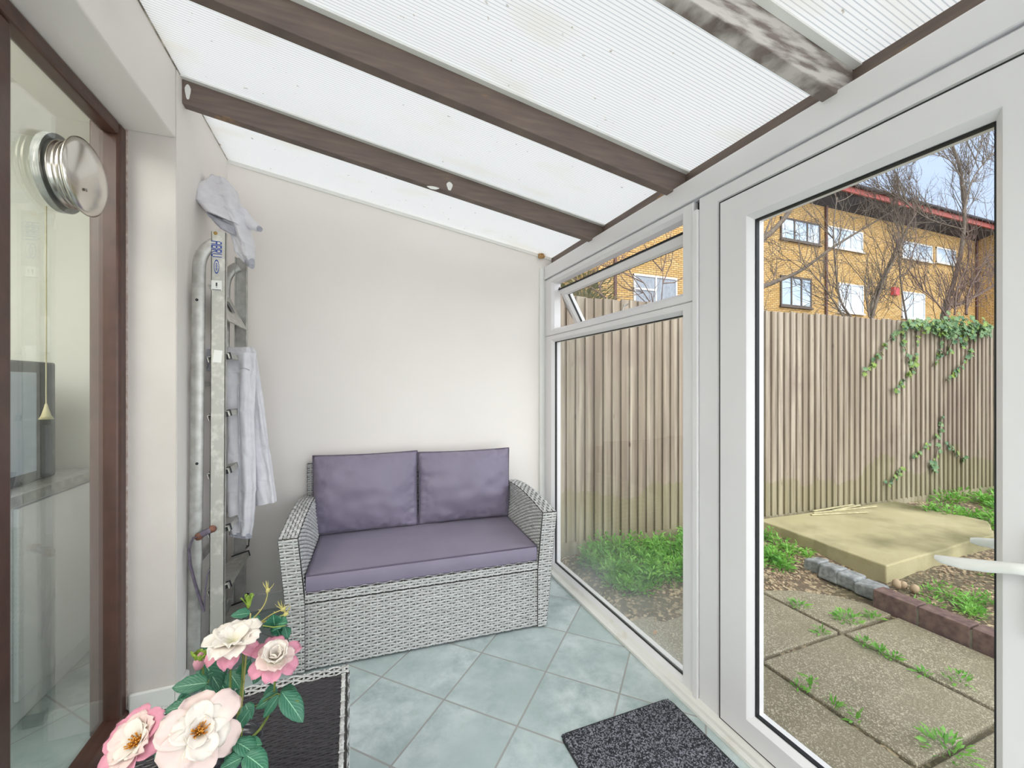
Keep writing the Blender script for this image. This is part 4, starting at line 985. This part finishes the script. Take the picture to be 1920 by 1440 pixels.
for a, b_ in (((440, 1340), (520, 1300)), ((520, 1300), (560, 1315)), ((395, 1330), (372, 1318)), ((372, 1318), (345, 1325)), ((455, 1365), (450, 1392)), ((450, 1392), (458, 1420)), ((492, 1173), (535, 1173)), ((430, 1330), (385, 1285)), ((385, 1285), (392, 1275))):
    MB().tube([ond(a[0], a[1], .92), ond((a[0] + b_[0]) / 2, (a[1] + b_[1]) / 2 + 3, .92), ond(b_[0], b_[1], .92)], .0013, 5).build('leaf_stalk', 'stem', rs)

# ------------------------------------------------------------------ garden
GZ = -.03
gm = MB()
def gz(x, y): return -.055 + .02 * noise.noise(Vector((x * 2.5, y * 2.5, 0))) + .014 * noise.noise(Vector((x * 11, y * 11, 2))) + (.05 * min(1, max(0, (x - 3.1) / 1.2)) + (.04 if y > 2.2 else .04 * max(0, (y - 1.9) / .3)) if x > 1.5 and (y > 1.9 or x > 3.1) else 0)
gm.grid(lambda u, v: Vector((1.45 + 8.5 * u, -2.5 + 5.45 * v, gz(1.45 + 8.5 * u, -2.5 + 5.45 * v))), 170, 110)
struct(gm.build('garden_soil', 'gravel_soil'))
struct(MB().box(1.2, 60, 2.96, 40, -.4, -.1).build('ground_beyond', 'soil'))
struct(MB().box(8, 60, -20, 2.9, -.4, -.1).build('ground_side', 'soil'))
# loose chips on the soil
ck = MB()
for k in range(2600):
    if rnd.random() < .5: x = rnd.uniform(1.5, 3.35) if rnd.random() < .3 else rnd.uniform(2.5, 3.35); y = rnd.uniform(1.98, 2.6) - .0 * x
    else: x = rnd.uniform(3.15, 5.2); y = rnd.uniform(.7, 1.75)
    r_ = rnd.uniform(.004, .013); z = gz(x, y)
    rot = Matrix.Rotation(rnd.uniform(0, 6.28), 3, 'Z') @ Matrix.Rotation(rnd.uniform(-.6, .6), 3, 'X')
    vs = [Vector((x, y, z + r_ * .3)) + rot @ Vector((math.cos(a) * r_, math.sin(a) * r_ * .6, h)) for h in (-r_ * .25, r_ * .25) for a in (0, 1.3, 2.5, 3.8, 5.1)]
    ck.add(vs, [(0, 1, 2, 3, 4), (9, 8, 7, 6, 5)] + [(i, i + 5, (i + 1) % 5 + 5, (i + 1) % 5) for i in range(5)])
tag(ck.build('stone_chips', 'pebble', origin='base'), 'pale stone chips scattered over the dark soil of the beds', 'gravel', kind='stuff')

# paving slabs
CX = [1.455, 1.9, 2.54, 3.03]; RYS = [.24, .87, 1.50, 2.03]
sl_l = {(0, 2): 'paving slab by the window foot, next to the weedy bed', (1, 2): 'paving slab left of the big weed tuft, its far edge under soil', (2, 2): 'smaller paving slab under the granite stones, rounded by soil',
        (0, 1): 'paving slab at the foot of the glazed door', (1, 1): 'full square paving slab in the middle of the patio, ringed by weeds', (2, 1): 'paving slab beside the low purple brick edging',
        (0, 0): 'paving slab below the door handle side of the threshold', (1, 0): 'paving slab at the bottom right of the patio beyond a large weed', (2, 0): 'paving slab furthest right along the brick edging'}
for i in range(3):
    for j in range(3):
        g = .012; x0, x1, y0, y1 = CX[i] + g, CX[i + 1] - g, RYS[j] + g, RYS[j + 1] - g
        mb = MB()
        if (i, j) == (2, 2): mb.prism([(x0, y0), (x1, y0), (x1, y0 + .13), (x1 - .08, y0 + .27), (x0 + .22, y1 - .1), (x0, y1 - .02)], 'z', GZ - .05, GZ)
        else: mb.prism([(x0, y0), (x1, y0), (x1, y1 + rnd.uniform(-.01, .005)), (x0, y1)], 'z', GZ - .05, GZ + rnd.uniform(-.003, .003))
        tag(mb.build('paving_slab', 'paving', origin='base', bevel=.006), sl_l[(i, j)], 'paving slab', 'patio paving slabs')
tag(MB().prism([(3.72, .55), (4.9, .55), (4.9, 1.32), (3.78, 1.22)], 'z', -.04, .035).build('dark_slab', 'dark_paving', origin='base', bevel=.006), 'dark damp slab beyond the brick edging at right', 'paving slab')
# raised concrete slab
mb = MB(); cs = [(3.46, 1.76), (5.02, 1.80), (5.46, 2.0), (5.46, 2.70), (3.53, 2.80)]
n_ = []
for a, b_ in zip(cs, cs[1:] + cs[:1]):
    for k in range(8): 
        p_ = Vector(a).lerp(Vector(b_), k / 8); n_.append((p_.x + rnd.uniform(-.008, .008), p_.y + rnd.uniform(-.008, .008)))
mb.prism(n_, 'z', -.08, .09); tag(mb.build('concrete_slab', 'old_concrete', origin='base', bevel=.01), 'large raised mossy concrete slab against the fence', 'concrete slab')
tag(MB().box(7.0, 8.4, 1.9, 2.4, -.1, .02).build('concrete_slab', 'old_concrete', origin='base', bevel=.01), 'pale slab half hidden in grass at the far right by the fence', 'concrete slab')
# granite setts
stl = ['granite block at the far end of the short row, partly in weeds', 'second granite block from the weeds, beside the concrete slab', 'third granite block, flat topped, near the slab corner', 'largest granite block next to the brick edging']
for k, (x, y, sx_, sy_) in enumerate(((3.22, 2.07, .12, .10), (3.20, 1.945, .13, .115), (3.20, 1.825, .12, .11), (3.19, 1.70, .15, .13))):
    mb = MB(); mb.grid(lambda u, v: Vector((0, 0, 0)), 1, 1); mb.v = []; mb.f = []; mb.sm = []
    top_ = rnd.uniform(.045, .06)
    vs = [Vector((x + a * sx_ / 2 * (1 if h else 1.05), y + b_ * sy_ / 2 * (1 if h else 1.05), (-.04 if h == 0 else top_) + (rnd.uniform(-.012, .012) if h else 0))) + Vector((rnd.uniform(-.01, .01), rnd.uniform(-.008, .008), 0)) for a in (-1, 1) for b_ in (-1, 1) for h in (0, 1)]
    mb.add(vs, [(0, 1, 3, 2), (4, 6, 7, 5), (0, 4, 5, 1), (2, 3, 7, 6), (0, 2, 6, 4), (1, 5, 7, 3)])
    tag(mb.build('granite_block', 'granite', origin='base', bevel=.012, seg=3), stl[k], 'stone', 'granite blocks beside the concrete slab')
# brick edging
el = ['edging brick next to the largest granite block', 'second edging brick from the granite blocks', 'third edging brick from the granite blocks', 'fourth edging brick from the granite blocks', 'edging brick just before the door stile hides the row', 'edging brick at the hidden near end of the row']
y = 1.62
for k in range(6):
    x = 3.09
    tag(MB().box(x - .05, x + .055, y - .215, y - .004, -.06, .065 + rnd.uniform(-.004, .004)).build('edging_brick', 'eng_brick', origin='base', bevel=.004), el[k], 'brick', 'purple edging bricks along the patio')
    y -= .222
struct(MB().box(3.045, 3.14, .29, 1.62, -.05, .05).build('edging_mortar', 'mortar'))
# pale strips of wood lying on the slab
cl = ['longest pale wooden strip lying on the slab by the fence', 'pale wooden strip, front one of those on the slab', 'short pale wooden strip at the left end of the bundle', 'pale wooden strip resting against the fence foot']
for k, (a, b_) in enumerate((((1525, 962), (1643, 949)), ((1521, 965), (1626, 960)), ((1525, 958), (1600, 946)), ((1562, 957), (1612, 947)))):
    p_, q_ = onz(a[0], a[1], .097 + .002 * k), onz(b_[0], b_[1], .097 + .002 * k)
    dx = (q_ - p_); rot = dx.to_track_quat('X', 'Z').to_matrix(); mb = MB().cbox((p_ + q_) / 2, (dx.length, .022, .010), rot)
    tag(mb.build('wooden_strip', 'cane', origin='base', bevel=.002), cl[k], 'wooden strip', 'wooden strips on the concrete slab')

# fence: feathered boards on a gravel board
FA = math.atan(-.046); FO = Vector((1.40, 2.945, 0)); fd = Vector((math.cos(FA), math.sin(FA), 0)); fnn = Vector((math.sin(FA), -math.cos(FA), 0))  # fnn faces the viewer
fe = empty('garden_fence', FO, 'tall weathered closeboard timber fence running behind the garden', 'fence')
def FP(s, n, z): return FO + fd * s + fnn * n + Vector((0, 0, z))
s0 = .02; pidx = 0
while s0 < 9.4:
    mb = MB()
    for k in range(22):
        s = s0 + k * .083; zb = .09 + rnd.uniform(-.006, .004); zt_ = 2.05 + rnd.uniform(-.008, .006); j = rnd.uniform(-.002, .002); wv = rnd.uniform(-.003, .003)
        q = [(s, .026 + j), (s + .1 + wv, .004), (s + .1 + wv, 0), (s, .012)]
        vs = [FP(a, b_, z) for z in (zb, zt_) for a, b_ in q]
        mb.add(vs, [(0, 1, 2, 3), (7, 6, 5, 4)] + [(i, i + 4, (i + 1) % 4 + 4, (i + 1) % 4) for i in range(4)])
    mb.build('board_panel', 'fence_board', fe)
    gb = MB(); a, b_ = s0, s0 + 22 * .083
    gb.add([FP(q, n, z) for q in (a, b_ - .004) for n in (-.02, .02) for z in (-.1, .092)], [(0, 1, 3, 2), (4, 6, 7, 5), (0, 4, 5, 1), (2, 3, 7, 6), (0, 2, 6, 4), (1, 5, 7, 3)])
    gb.build('gravel_board', 'fence_board', fe)
    s0 += 22 * .083
mb = MB()
for z in (.4, 1.1, 1.8): mb.add([FP(q, n, zz) for q in (0, 9.4) for n in (-.06, -.004) for zz in (z, z + .07)], [(0, 1, 3, 2), (4, 6, 7, 5), (0, 4, 5, 1), (2, 3, 7, 6), (0, 2, 6, 4), (1, 5, 7, 3)])
mb.build('rail', 'fence_board', fe)

# weeds
def blade(mb, base, dirv, L, W, droop=.4):
    d = Vector(dirv).normalized(); s_ = d.cross(Vector((0, 0, 1)));
    if s_.length < .05: s_ = Vector((1, 0, 0))
    s_.normalize(); n = s_.cross(d)
    a = rnd.uniform(-.7, .7); s_ = s_ * math.cos(a) + n * math.sin(a)
    p0 = Vector(base); p1 = p0 + d * L * .5 + Vector((0, 0, -droop * L * .1)); p2 = p0 + d * L + Vector((0, 0, -droop * L * .5))
    mb.add([p0 - s_ * W * .12, p0 + s_ * W * .12, p1 + s_ * W * .5, p1 - s_ * W * .5, p2], [(0, 1, 2, 3), (3, 2, 4)], True)
def tuft(mb, c, r, h, n, W=.012, L=.05):
    for k in range(n):
        a = rnd.uniform(0, 6.283); q = rnd.random() ** .6 * r
        b_ = Vector(c) + Vector((math.cos(a) * q * .6, math.sin(a) * q * .6, rnd.random() * h * (1 - q / r * .5)))
        el_ = rnd.uniform(.1, 1.2); blade(mb, b_, (math.cos(a) * math.cos(el_), math.sin(a) * math.cos(el_), math.sin(el_)), L * rnd.uniform(.6, 1.4), W * rnd.uniform(.6, 1.3))
def patch(name, lab, zones, mat, W, L):
    mb = MB()
    for (x, y, r, h, n) in zones: tuft(mb, (x, y, gz(x, y)), r, h, n, W, L)
    tag(mb.build(name, mat, origin='base'), lab, 'weeds', kind='stuff')
Z1 = []
for k in range(190):
    x = rnd.uniform(1.62, 2.75); y = rnd.uniform(2.10, 2.82) + .0; 
    if y < 2.3 - .15 * (x - 1.7): y += .12
    Z1.append((x, min(y, 2.84), .09, rnd.uniform(.08, .24), 52))
patch('weed_patch', 'dense bright green weeds filling the bed outside the low window', Z1, 'weed_leaf', .012, .045)
Z2 = [(rnd.uniform(2.72, 3.38), rnd.uniform(2.15, 2.72), .08, rnd.uniform(.04, .13), 38) for k in range(75)]
patch('weed_patch', 'green weeds between the granite blocks and the fence, left of the concrete slab', Z2, 'weed_leaf', .012, .04)
Z3 = [(rnd.uniform(3.28, 3.75), rnd.uniform(1.28, 1.6), .08, rnd.uniform(.04, .13), 44) for k in range(16)] + [(rnd.uniform(3.8, 4.6), rnd.uniform(1.35, 1.65), .06, .05, 26) for k in range(6)]
patch('weed_patch', 'bushy weeds below the front corner of the concrete slab', Z3, 'weed_leaf', .010, .035)
Z4 = [(rnd.uniform(5.4, 7.9), rnd.uniform(1.3, 2.62), .14, rnd.uniform(.04, .16), 50) for k in range(110)]
patch('weed_patch', 'grassy weeds beyond the concrete slab at the foot of the fence, far right', Z4, 'weed_leaf', .016, .06)
wl_ = [((1500, 1137), .07, .03, 40, 'small weed at the joint nearest the soil edge of the patio'), ((1592, 1165), .11, .055, 90, 'largest spreading weed at the crossing of the patio joints'),
       ((1638, 1160), .06, .04, 36, 'low weed in the cross joint pointing to the brick edging'), ((1540, 1187), .04, .03, 24, 'small upright weed left of the patio joint crossing'),
       ((1622, 1208), .05, .03, 34, 'weed in the long joint just below the crossing'), ((1648, 1222), .05, .025, 30, 'weed further down the long joint'), ((1676, 1234), .05, .025, 30, 'last weed of the clump in the long joint'),
       ((1733, 1266), .04, .025, 24, 'lone weed far down the long joint'), ((1520, 1292), .04, .07, 22, 'tall single weed in the joint nearest the door'), ((1497, 1290), .04, .015, 14, 'tiny flat weed left of the tall single weed'),
       ((1562, 1325), .035, .02, 16, 'tiny weed past the tall one in the joint nearest the door'), ((1604, 1352), .03, .05, 18, 'small leafy weed near the end of the nearest joint'), ((1775, 1410), .11, .07, 90, 'big weed clump at the lower right patio joint'),
       ((1672, 1142), .05, .03, 26, 'weed touching the foot of the brick edging'), ((1722, 1166), .035, .02, 14, 'small mossy weed half way along the brick edging'), ((1800, 1280), .08, .05, 40, 'weed clump in the joint at the right near the door stile')]
for (u, v), r_, h_, n_, lb in wl_:
    c = onz(u, v, GZ); mb = MB(); tuft(mb, c, r_, h_, n_, .010, .035)
    tag(mb.build('weed', 'weed_leaf', origin='base'), lb, 'weed', 'weeds growing in the patio joints')
c = onz(1226, 1190, GZ + .004); mb = MB(); leaf(mb, c, (.5, .3, .1), (0, 0, 1), .045, .02, .1); tag(mb.build('dead_leaf', 'dead_leaf', origin='base', solid=.0006), 'single dry brown leaf on the paving outside the window', 'leaf')
# pebbles by the slab corner
pl_ = ['upright brown stone by the corner of the concrete slab', 'small rounded stone leaning on the upright brown stone', 'pale stone lying right of the rounded stone']
for k, (u, v, r_) in enumerate(((1682, 1088, .028), (1694, 1090, .024), (1715, 1097, .026))):
    c = onz(u, v + 8, .0); mb = MB().lathe(c, (rnd.uniform(-.3, .3), rnd.uniform(-.3, .3), 1), [(.001, -r_), (r_ * .7, -r_ * .7), (r_, 0), (r_ * .8, r_ * .9), (.001, r_ * 1.3)], 9)
    tag(mb.build('stone', 'pebble', origin='base'), pl_[k], 'stone')

# ivy
iv = empty('ivy', FP(5.2, .05, 2.0), 'ivy spilling over the fence top at right with strands trailing down', 'ivy')
def onfence(u, v, n=.035):
    r = ray(u, v); p0 = Vector((0, 0, HC)); base = FO + fnn * n; t_ = (base - p0).dot(fnn) / r.dot(fnn); return p0 + r * t_
strands = [[(1700, 600), (1690, 615), (1665, 640), (1645, 668), (1628, 695), (1618, 697)], [(1720, 600), (1718, 640), (1712, 690), (1700, 710), (1680, 730), (1672, 728)],
           [(1700, 602), (1692, 640), (1706, 680), (1718, 700)], [(1770, 605), (1765, 640), (1760, 670), (1745, 690)], [(1780, 600), (1785, 640), (1775, 665)], [(1825, 612), (1820, 650), (1818, 668), (1798, 690), (1790, 700), (1772, 715)],
           [(1800, 608), (1805, 640), (1812, 660)], [(1765, 780), (1762, 815), (1745, 828), (1730, 842), (1722, 852), (1708, 862)], [(1760, 830), (1752, 870), (1748, 885)], [(1775, 832), (1790, 850), (1808, 862)], [(1690, 880), (1680, 893), (1656, 910)], [(1740, 868), (1750, 880), (1755, 872)]]
stm = MB(); lfm = MB(); lfy = MB()
def ivyleaf(mb, c, s_):
    ax = Vector((rnd.uniform(-1, 1), 0, rnd.uniform(-1, .6))).normalized(); n = (fnn + Vector((rnd.uniform(-.6, .6), rnd.uniform(-.3, .3), rnd.uniform(-.2, .8)))).normalized()
    ax = (ax - n * ax.dot(n)).normalized(); b_ = ax.cross(n)
    sh_ = [(0, -.5), (.5, -.35), (.35, .0), (.55, .25), (.12, .3), (0, .65), (-.12, .3), (-.55, .25), (-.35, 0), (-.5, -.35)]
    mb.add([Vector(c) + b_ * (x * s_) + ax * (y * s_) + n * (-.15 * s_ * abs(x)) for x, y in sh_], [tuple(range(10))])
for si, st_ in enumerate(strands):
    P_ = [onfence(u, v) for u, v in st_]; stm.tube(P_, .003, 5)
    for a, b_ in zip(P_[:-1], P_[1:]):
        n_ = int((b_ - a).length / .028) + 1
        for k in range(n_):
            c = a.lerp(b_, rnd.random()) + Vector((rnd.uniform(-.03, .03), 0, rnd.uniform(-.03, .03))) + fnn * rnd.uniform(.0, .03); ivyleaf(lfy if rnd.random() < .3 else lfm, c, rnd.uniform(.03, .06))
for k in range(420):
    u = 1690 + 170 * rnd.random() ** .7; t_ = max(0, 1 - abs(u - 1800) / 90); v = 600 + .07 * (u - 1700) + rnd.gauss(0, 1) * (4 + 8 * t_) + 8
    ivyleaf(lfy if rnd.random() < .2 else lfm, onfence(u, v, rnd.uniform(.03, .12)), rnd.uniform(.035, .065))
stm.build('vine', 'bark', iv); lfm.build('foliage', 'ivy_leaf', iv); lfy.build('young_foliage', 'ivy_young', iv)

# bare trees beyond the fence
def limb_path(pix, Y, r0, r1):
    P_ = [ony(u, v, Y + k * .05) for k, (u, v) in enumerate(pix)]; n = len(P_)
    return P_, [r0 + (r1 - r0) * k / (n - 1) for k in range(n)]
def smooth_path(P_, Rr, m_=4):
    out = []; rr = []; n = len(P_)
    for i in range(n - 1):
        p0, p1, p2, p3 = P_[max(i - 1, 0)], P_[i], P_[i + 1], P_[min(i + 2, n - 1)]
        for k in range(m_):
            t_ = k / m_; out.append(.5 * ((2 * p1) + (p2 - p0) * t_ + (2 * p0 - 5 * p1 + 4 * p2 - p3) * t_ ** 2 + (3 * p1 - p0 - 3 * p2 + p3) * t_ ** 3)); rr.append(Rr[i] + (Rr[i + 1] - Rr[i]) * t_)
    out.append(P_[-1]); rr.append(Rr[-1]); return out, rr
def twig(mb, p, d, L, r_, lvl):
    n = 6; pts = [Vector(p)]; d = Vector(d).normalized()
    for k in range(n):
        d = (d + Vector((rnd.gauss(0, .16), rnd.gauss(0, .10), rnd.gauss(.05, .13)))).normalized(); pts.append(pts[-1] + d * L / n)
    mb.tube(pts, [r_ * (1 - .8 * k / n) for k in range(n + 1)], 4 if lvl > 1 else 5, cap=False)
    if lvl < 3:
        for k in range(rnd.randint(3, 5) if lvl == 1 else rnd.randint(2, 3)):
            i = rnd.randint(1, n - 1); a = rnd.choice((-1, 1)) * rnd.uniform(.5, 1.1)
            dd = (pts[i + 1] - pts[i]).normalized(); ax = Vector((rnd.uniform(-.3, .3), 1, rnd.uniform(-.3, .3))).normalized()
            dd = Matrix.Rotation(a, 3, ax) @ dd; twig(mb, pts[i], dd, L * rnd.uniform(.35, .6), r_ * .55, lvl + 1)
def tree(name, label, limbs, Y, mat, per):
    base = ony(limbs[0][0][0][0], 720, Y); e_ = empty(name, (base.x, Y, -.1), label, 'tree', 'bare trees beyond the fence')
    tw = MB()
    for k, (pix, r0, r1) in enumerate(limbs):
        P_, Rr = limb_path(pix, Y, r0 * .8, r1 * .8); P2, R2 = smooth_path(P_, Rr)
        MB().tube(P2, R2, 8).build('trunk' if k == 0 else 'branch', mat, e_)
        L_ = sum((b_ - a).length for a, b_ in zip(P2[:-1], P2[1:]))
        for q in range(int(L_ * per)):
            i = rnd.randint(1, len(P2) - 2)
            if P2[i].z < 1.9: continue
            dd = (P2[i + 1] - P2[i]).normalized(); dd = Matrix.Rotation(rnd.choice((-1, 1)) * rnd.uniform(.4, 1.2), 3, 'Y') @ dd; dd.z = abs(dd.z) * .7 + .15
            twig(tw, P2[i], dd, rnd.uniform(.6, 1.5), .0085, 1)
    tw.build('twigs', mat, e_)
tree('bare_tree', 'bare tree whose dark limbs slant in from the left of the door glass', [([(1330, 760), (1375, 620), (1418, 470), (1452, 430), (1478, 398), (1495, 345)], .085, .04), ([(1350, 650), (1416, 551), (1450, 530), (1500, 508), (1560, 465), (1600, 440), (1650, 410), (1690, 385)], .06, .012), ([(1405, 520), (1430, 450), (1450, 400), (1470, 350)], .03, .01)], 5.2, 'bark', 3.0)
tree('bare_tree', 'bare multi-stemmed tree rising behind the middle of the fence', [([(1632, 760), (1634, 595), (1642, 550), (1665, 500), (1688, 450), (1705, 425)], .05, .018), ([(1634, 600), (1655, 530), (1685, 470), (1700, 430), (1725, 390)], .035, .012), ([(1630, 595), (1622, 540), (1624, 515)], .022, .010), ([(1600, 600), (1575, 560), (1565, 480), (1563, 420), (1570, 370)], .026, .008), ([(1700, 600), (1688, 520), (1685, 430), (1680, 360), (1684, 300)], .022, .006),
     ([(1585, 600), (1560, 560), (1530, 520), (1495, 485)], .02, .006)], 5.0, 'bark', 9.0)
tree('bare_tree', 'tall bare tree standing right of centre against the sky with upright trunk', [([(1745, 760), (1768, 592), (1785, 540), (1800, 480), (1808, 420), (1806, 360), (1798, 310), (1785, 270), (1778, 230), (1770, 190)], .055, .028), ([(1806, 400), (1822, 340), (1850, 300), (1880, 270)], .022, .008), ([(1800, 330), (1780, 300), (1740, 290), (1690, 310)], .014, .005), ([(1803, 350), (1830, 300), (1836, 240)], .014, .005), ([(1806, 430), (1740, 410), (1690, 375), (1640, 350)], .016, .005)], 4.8, 'bark', 9.0)
tree('bare_tree', 'bare tree nearest the door stile, leaning right over the fence', [([(1772, 760), (1775, 590), (1800, 570), (1830, 555), (1870, 530), (1900, 500)], .045, .02), ([(1812, 590), (1815, 550), (1835, 510), (1860, 470)], .03, .008), ([(1790, 590), (1795, 540), (1812, 500), (1818, 470)], .02, .006), ([(1780, 600), (1750, 560), (1725, 540), (1700, 500)], .018, .006)], 4.4, 'bark_red', 9.0)
tree('bare_tree', 'slender bare saplings seen through the open top vent', [([(1230, 1000), (1238, 640), (1240, 570), (1243, 520), (1238, 480)], .012, .004), ([(1228, 980), (1225, 600), (1215, 545), (1195, 520), (1165, 510)], .01, .004), ([(1150, 980), (1140, 600), (1132, 560), (1120, 535)], .01, .003)], 4.2, 'bark_red', 2.0)
# evergreen beyond the left end of the fence
mb = MB(); ec = ony(1085, 560, 6.0)
for k in range(2600):
    a = rnd.uniform(0, 6.283); q = rnd.random() ** .4; hh = rnd.random(); rr_ = (.62 - .2 * hh) * q
    blade(mb, (ec.x + .1 + math.cos(a) * rr_, ec.y + math.sin(a) * rr_, 1.4 + hh * 1.7), (math.cos(a), math.sin(a), rnd.uniform(.2, 1.5)), .14, .03)
cf = empty('conifer', (ec.x + .1, ec.y, -.1), 'olive green conifer beyond the fence, left of the yellow building', 'tree')
mb.build('foliage', 'evergreen', cf); MB().tube([(ec.x + .1, ec.y, -.1), (ec.x + .1, ec.y, 2.4)], [.06, .02], 8).build('trunk', 'bark', cf)
# shed behind the fence
sc = ony(1845, 590, 4.2); sd_ = empty('shed', (sc.x + .6, 4.6, -.1), 'grey-green shed roof showing over the fence at far right', 'shed')
MB().box(sc.x - .1, sc.x + 1.5, 4.2, 5.2, -.1, 1.9).build('walls', 'fence_board', sd_)
MB().prism([(sc.x - .25, 1.98), (sc.x + .7, 2.45), (sc.x + 1.65, 1.98), (sc.x + 1.6, 1.92), (sc.x + .7, 2.38), (sc.x - .2, 1.92)], 'y', 4.05, 5.3).build('roof', 'shed_felt', sd_)

# yellow brick building
YB = 12.0; BX0, BX1 = 7.7, 31.5; EZ = 9.25
bd = empty('brick_building', (19, YB, -.1), 'long yellow brick building with red fascia beyond the fence', 'building')
MB().box(BX0, BX1, YB, YB + 8, -.1, EZ + .5).build('wall', 'yellow_brick', bd)
MB().box(BX1, BX1 + 6, YB - 1.6, YB + 8, -.1, EZ + .5).build('wing', 'yellow_brick', bd)
EZF = 9.3
so_ = MB().prism([(YB - .9, EZF), (YB, EZF - .25), (YB, EZF + .1), (YB - .9, EZF + .05)], 'x', BX0 - .4, BX1 + .3); so_.build('soffit', 'soffit', bd)
MB().box(BX0 - .5, BX1 + .4, YB - .98, YB - .9, EZF - .02, EZF + .26).build('fascia', 'fascia_red', bd)
MB().tube([(BX0 - .5, YB - 1.06, EZF + .26), (BX1 + .4, YB - 1.06, EZF + .26)], .07, 8).build('gutter', 'soffit', bd)
MB().prism([(YB - 1.02, EZF + .3), (YB + 4, EZF + 1.9), (YB + 9, EZF + .3), (YB + 9, EZF + .1), (YB - .9, EZF + .1)], 'x', BX0 - .5, BX1 + .5).build('roof', 'roof_tile', bd)
MB().box(BX1 - .4, BX1 + 6.4, YB - 2.4, YB + 8, EZF - .05, EZF + .25).build('wing_eaves', 'soffit', bd)
def win(u0, u1, v0, v1, cols, mat, transom=None, bars=True, curtain=False):
    a = ony(u0, v0, YB); b_ = ony(u1, v0, YB); x0, x1 = a.x, b_.x; um = (u0 + u1) / 2; z1 = ony(u0, v0, YB).z; z0 = ony(u0, v1, YB).z
    y = YB - .02; fw = .07; f = MB()
    f.box(x0, x1, y - .04, y + .04, z0, z0 + fw); f.box(x0, x1, y - .04, y + .04, z1 - fw, z1)
    for k in range(cols + 1):
        x = x0 + (x1 - x0 - fw) * k / cols; f.box(x, x + fw, y - .039, y + .039, z0, z1)
    if transom: f.box(x0, x0 + (x1 - x0) / cols, y - .041, y + .02, z1 - transom, z1 - transom + fw)
    fo_ = f.build('window', mat, bd); MB().box(x0 + .03, x1 - .03, y - .012, y + .0, z0 + .03, z1 - .03).build('pane', 'curtain' if curtain else 'far_glass', fo_)
    MB().box(x0 - .05, x1 + .05, y - .09, y, z0 - .06, z0).build('sill', mat, fo_)
win(1462, 1536, 406, 448, 3, 'brown_frame'); win(1549, 1616, 423, 462, 3, 'white_frame'); win(1690, 1746, 451, 483, 2, 'white_frame'); win(1754, 1790, 463, 492, 2, 'white_frame')
win(1462, 1520, 516, 573, 3, 'brown_frame'); win(1571, 1617, 530, 585, 2, 'white_frame'); win(1690, 1732, 546, 596, 2, 'white_frame'); win(1187, 1268, 513, 580, 2, 'white_frame', .55, curtain=True); win(1300, 1370, 520, 575, 3, 'white_frame'); win(1290, 1380, 400, 440, 3, 'white_frame')
for u in (1152, 1547, 1829): x = ony(u, 500, YB).x; MB().tube([(x, YB - .06, 0), (x, YB - .06, EZF - .2)], .055, 8).build('downpipe', 'pipe', bd)
a = ony(1675, 547, YB); MB().box(a.x - .22, a.x + .22, YB - .14, YB, a.z - .18, a.z + .18).build('alarm_box', 'alarm_red', bd)
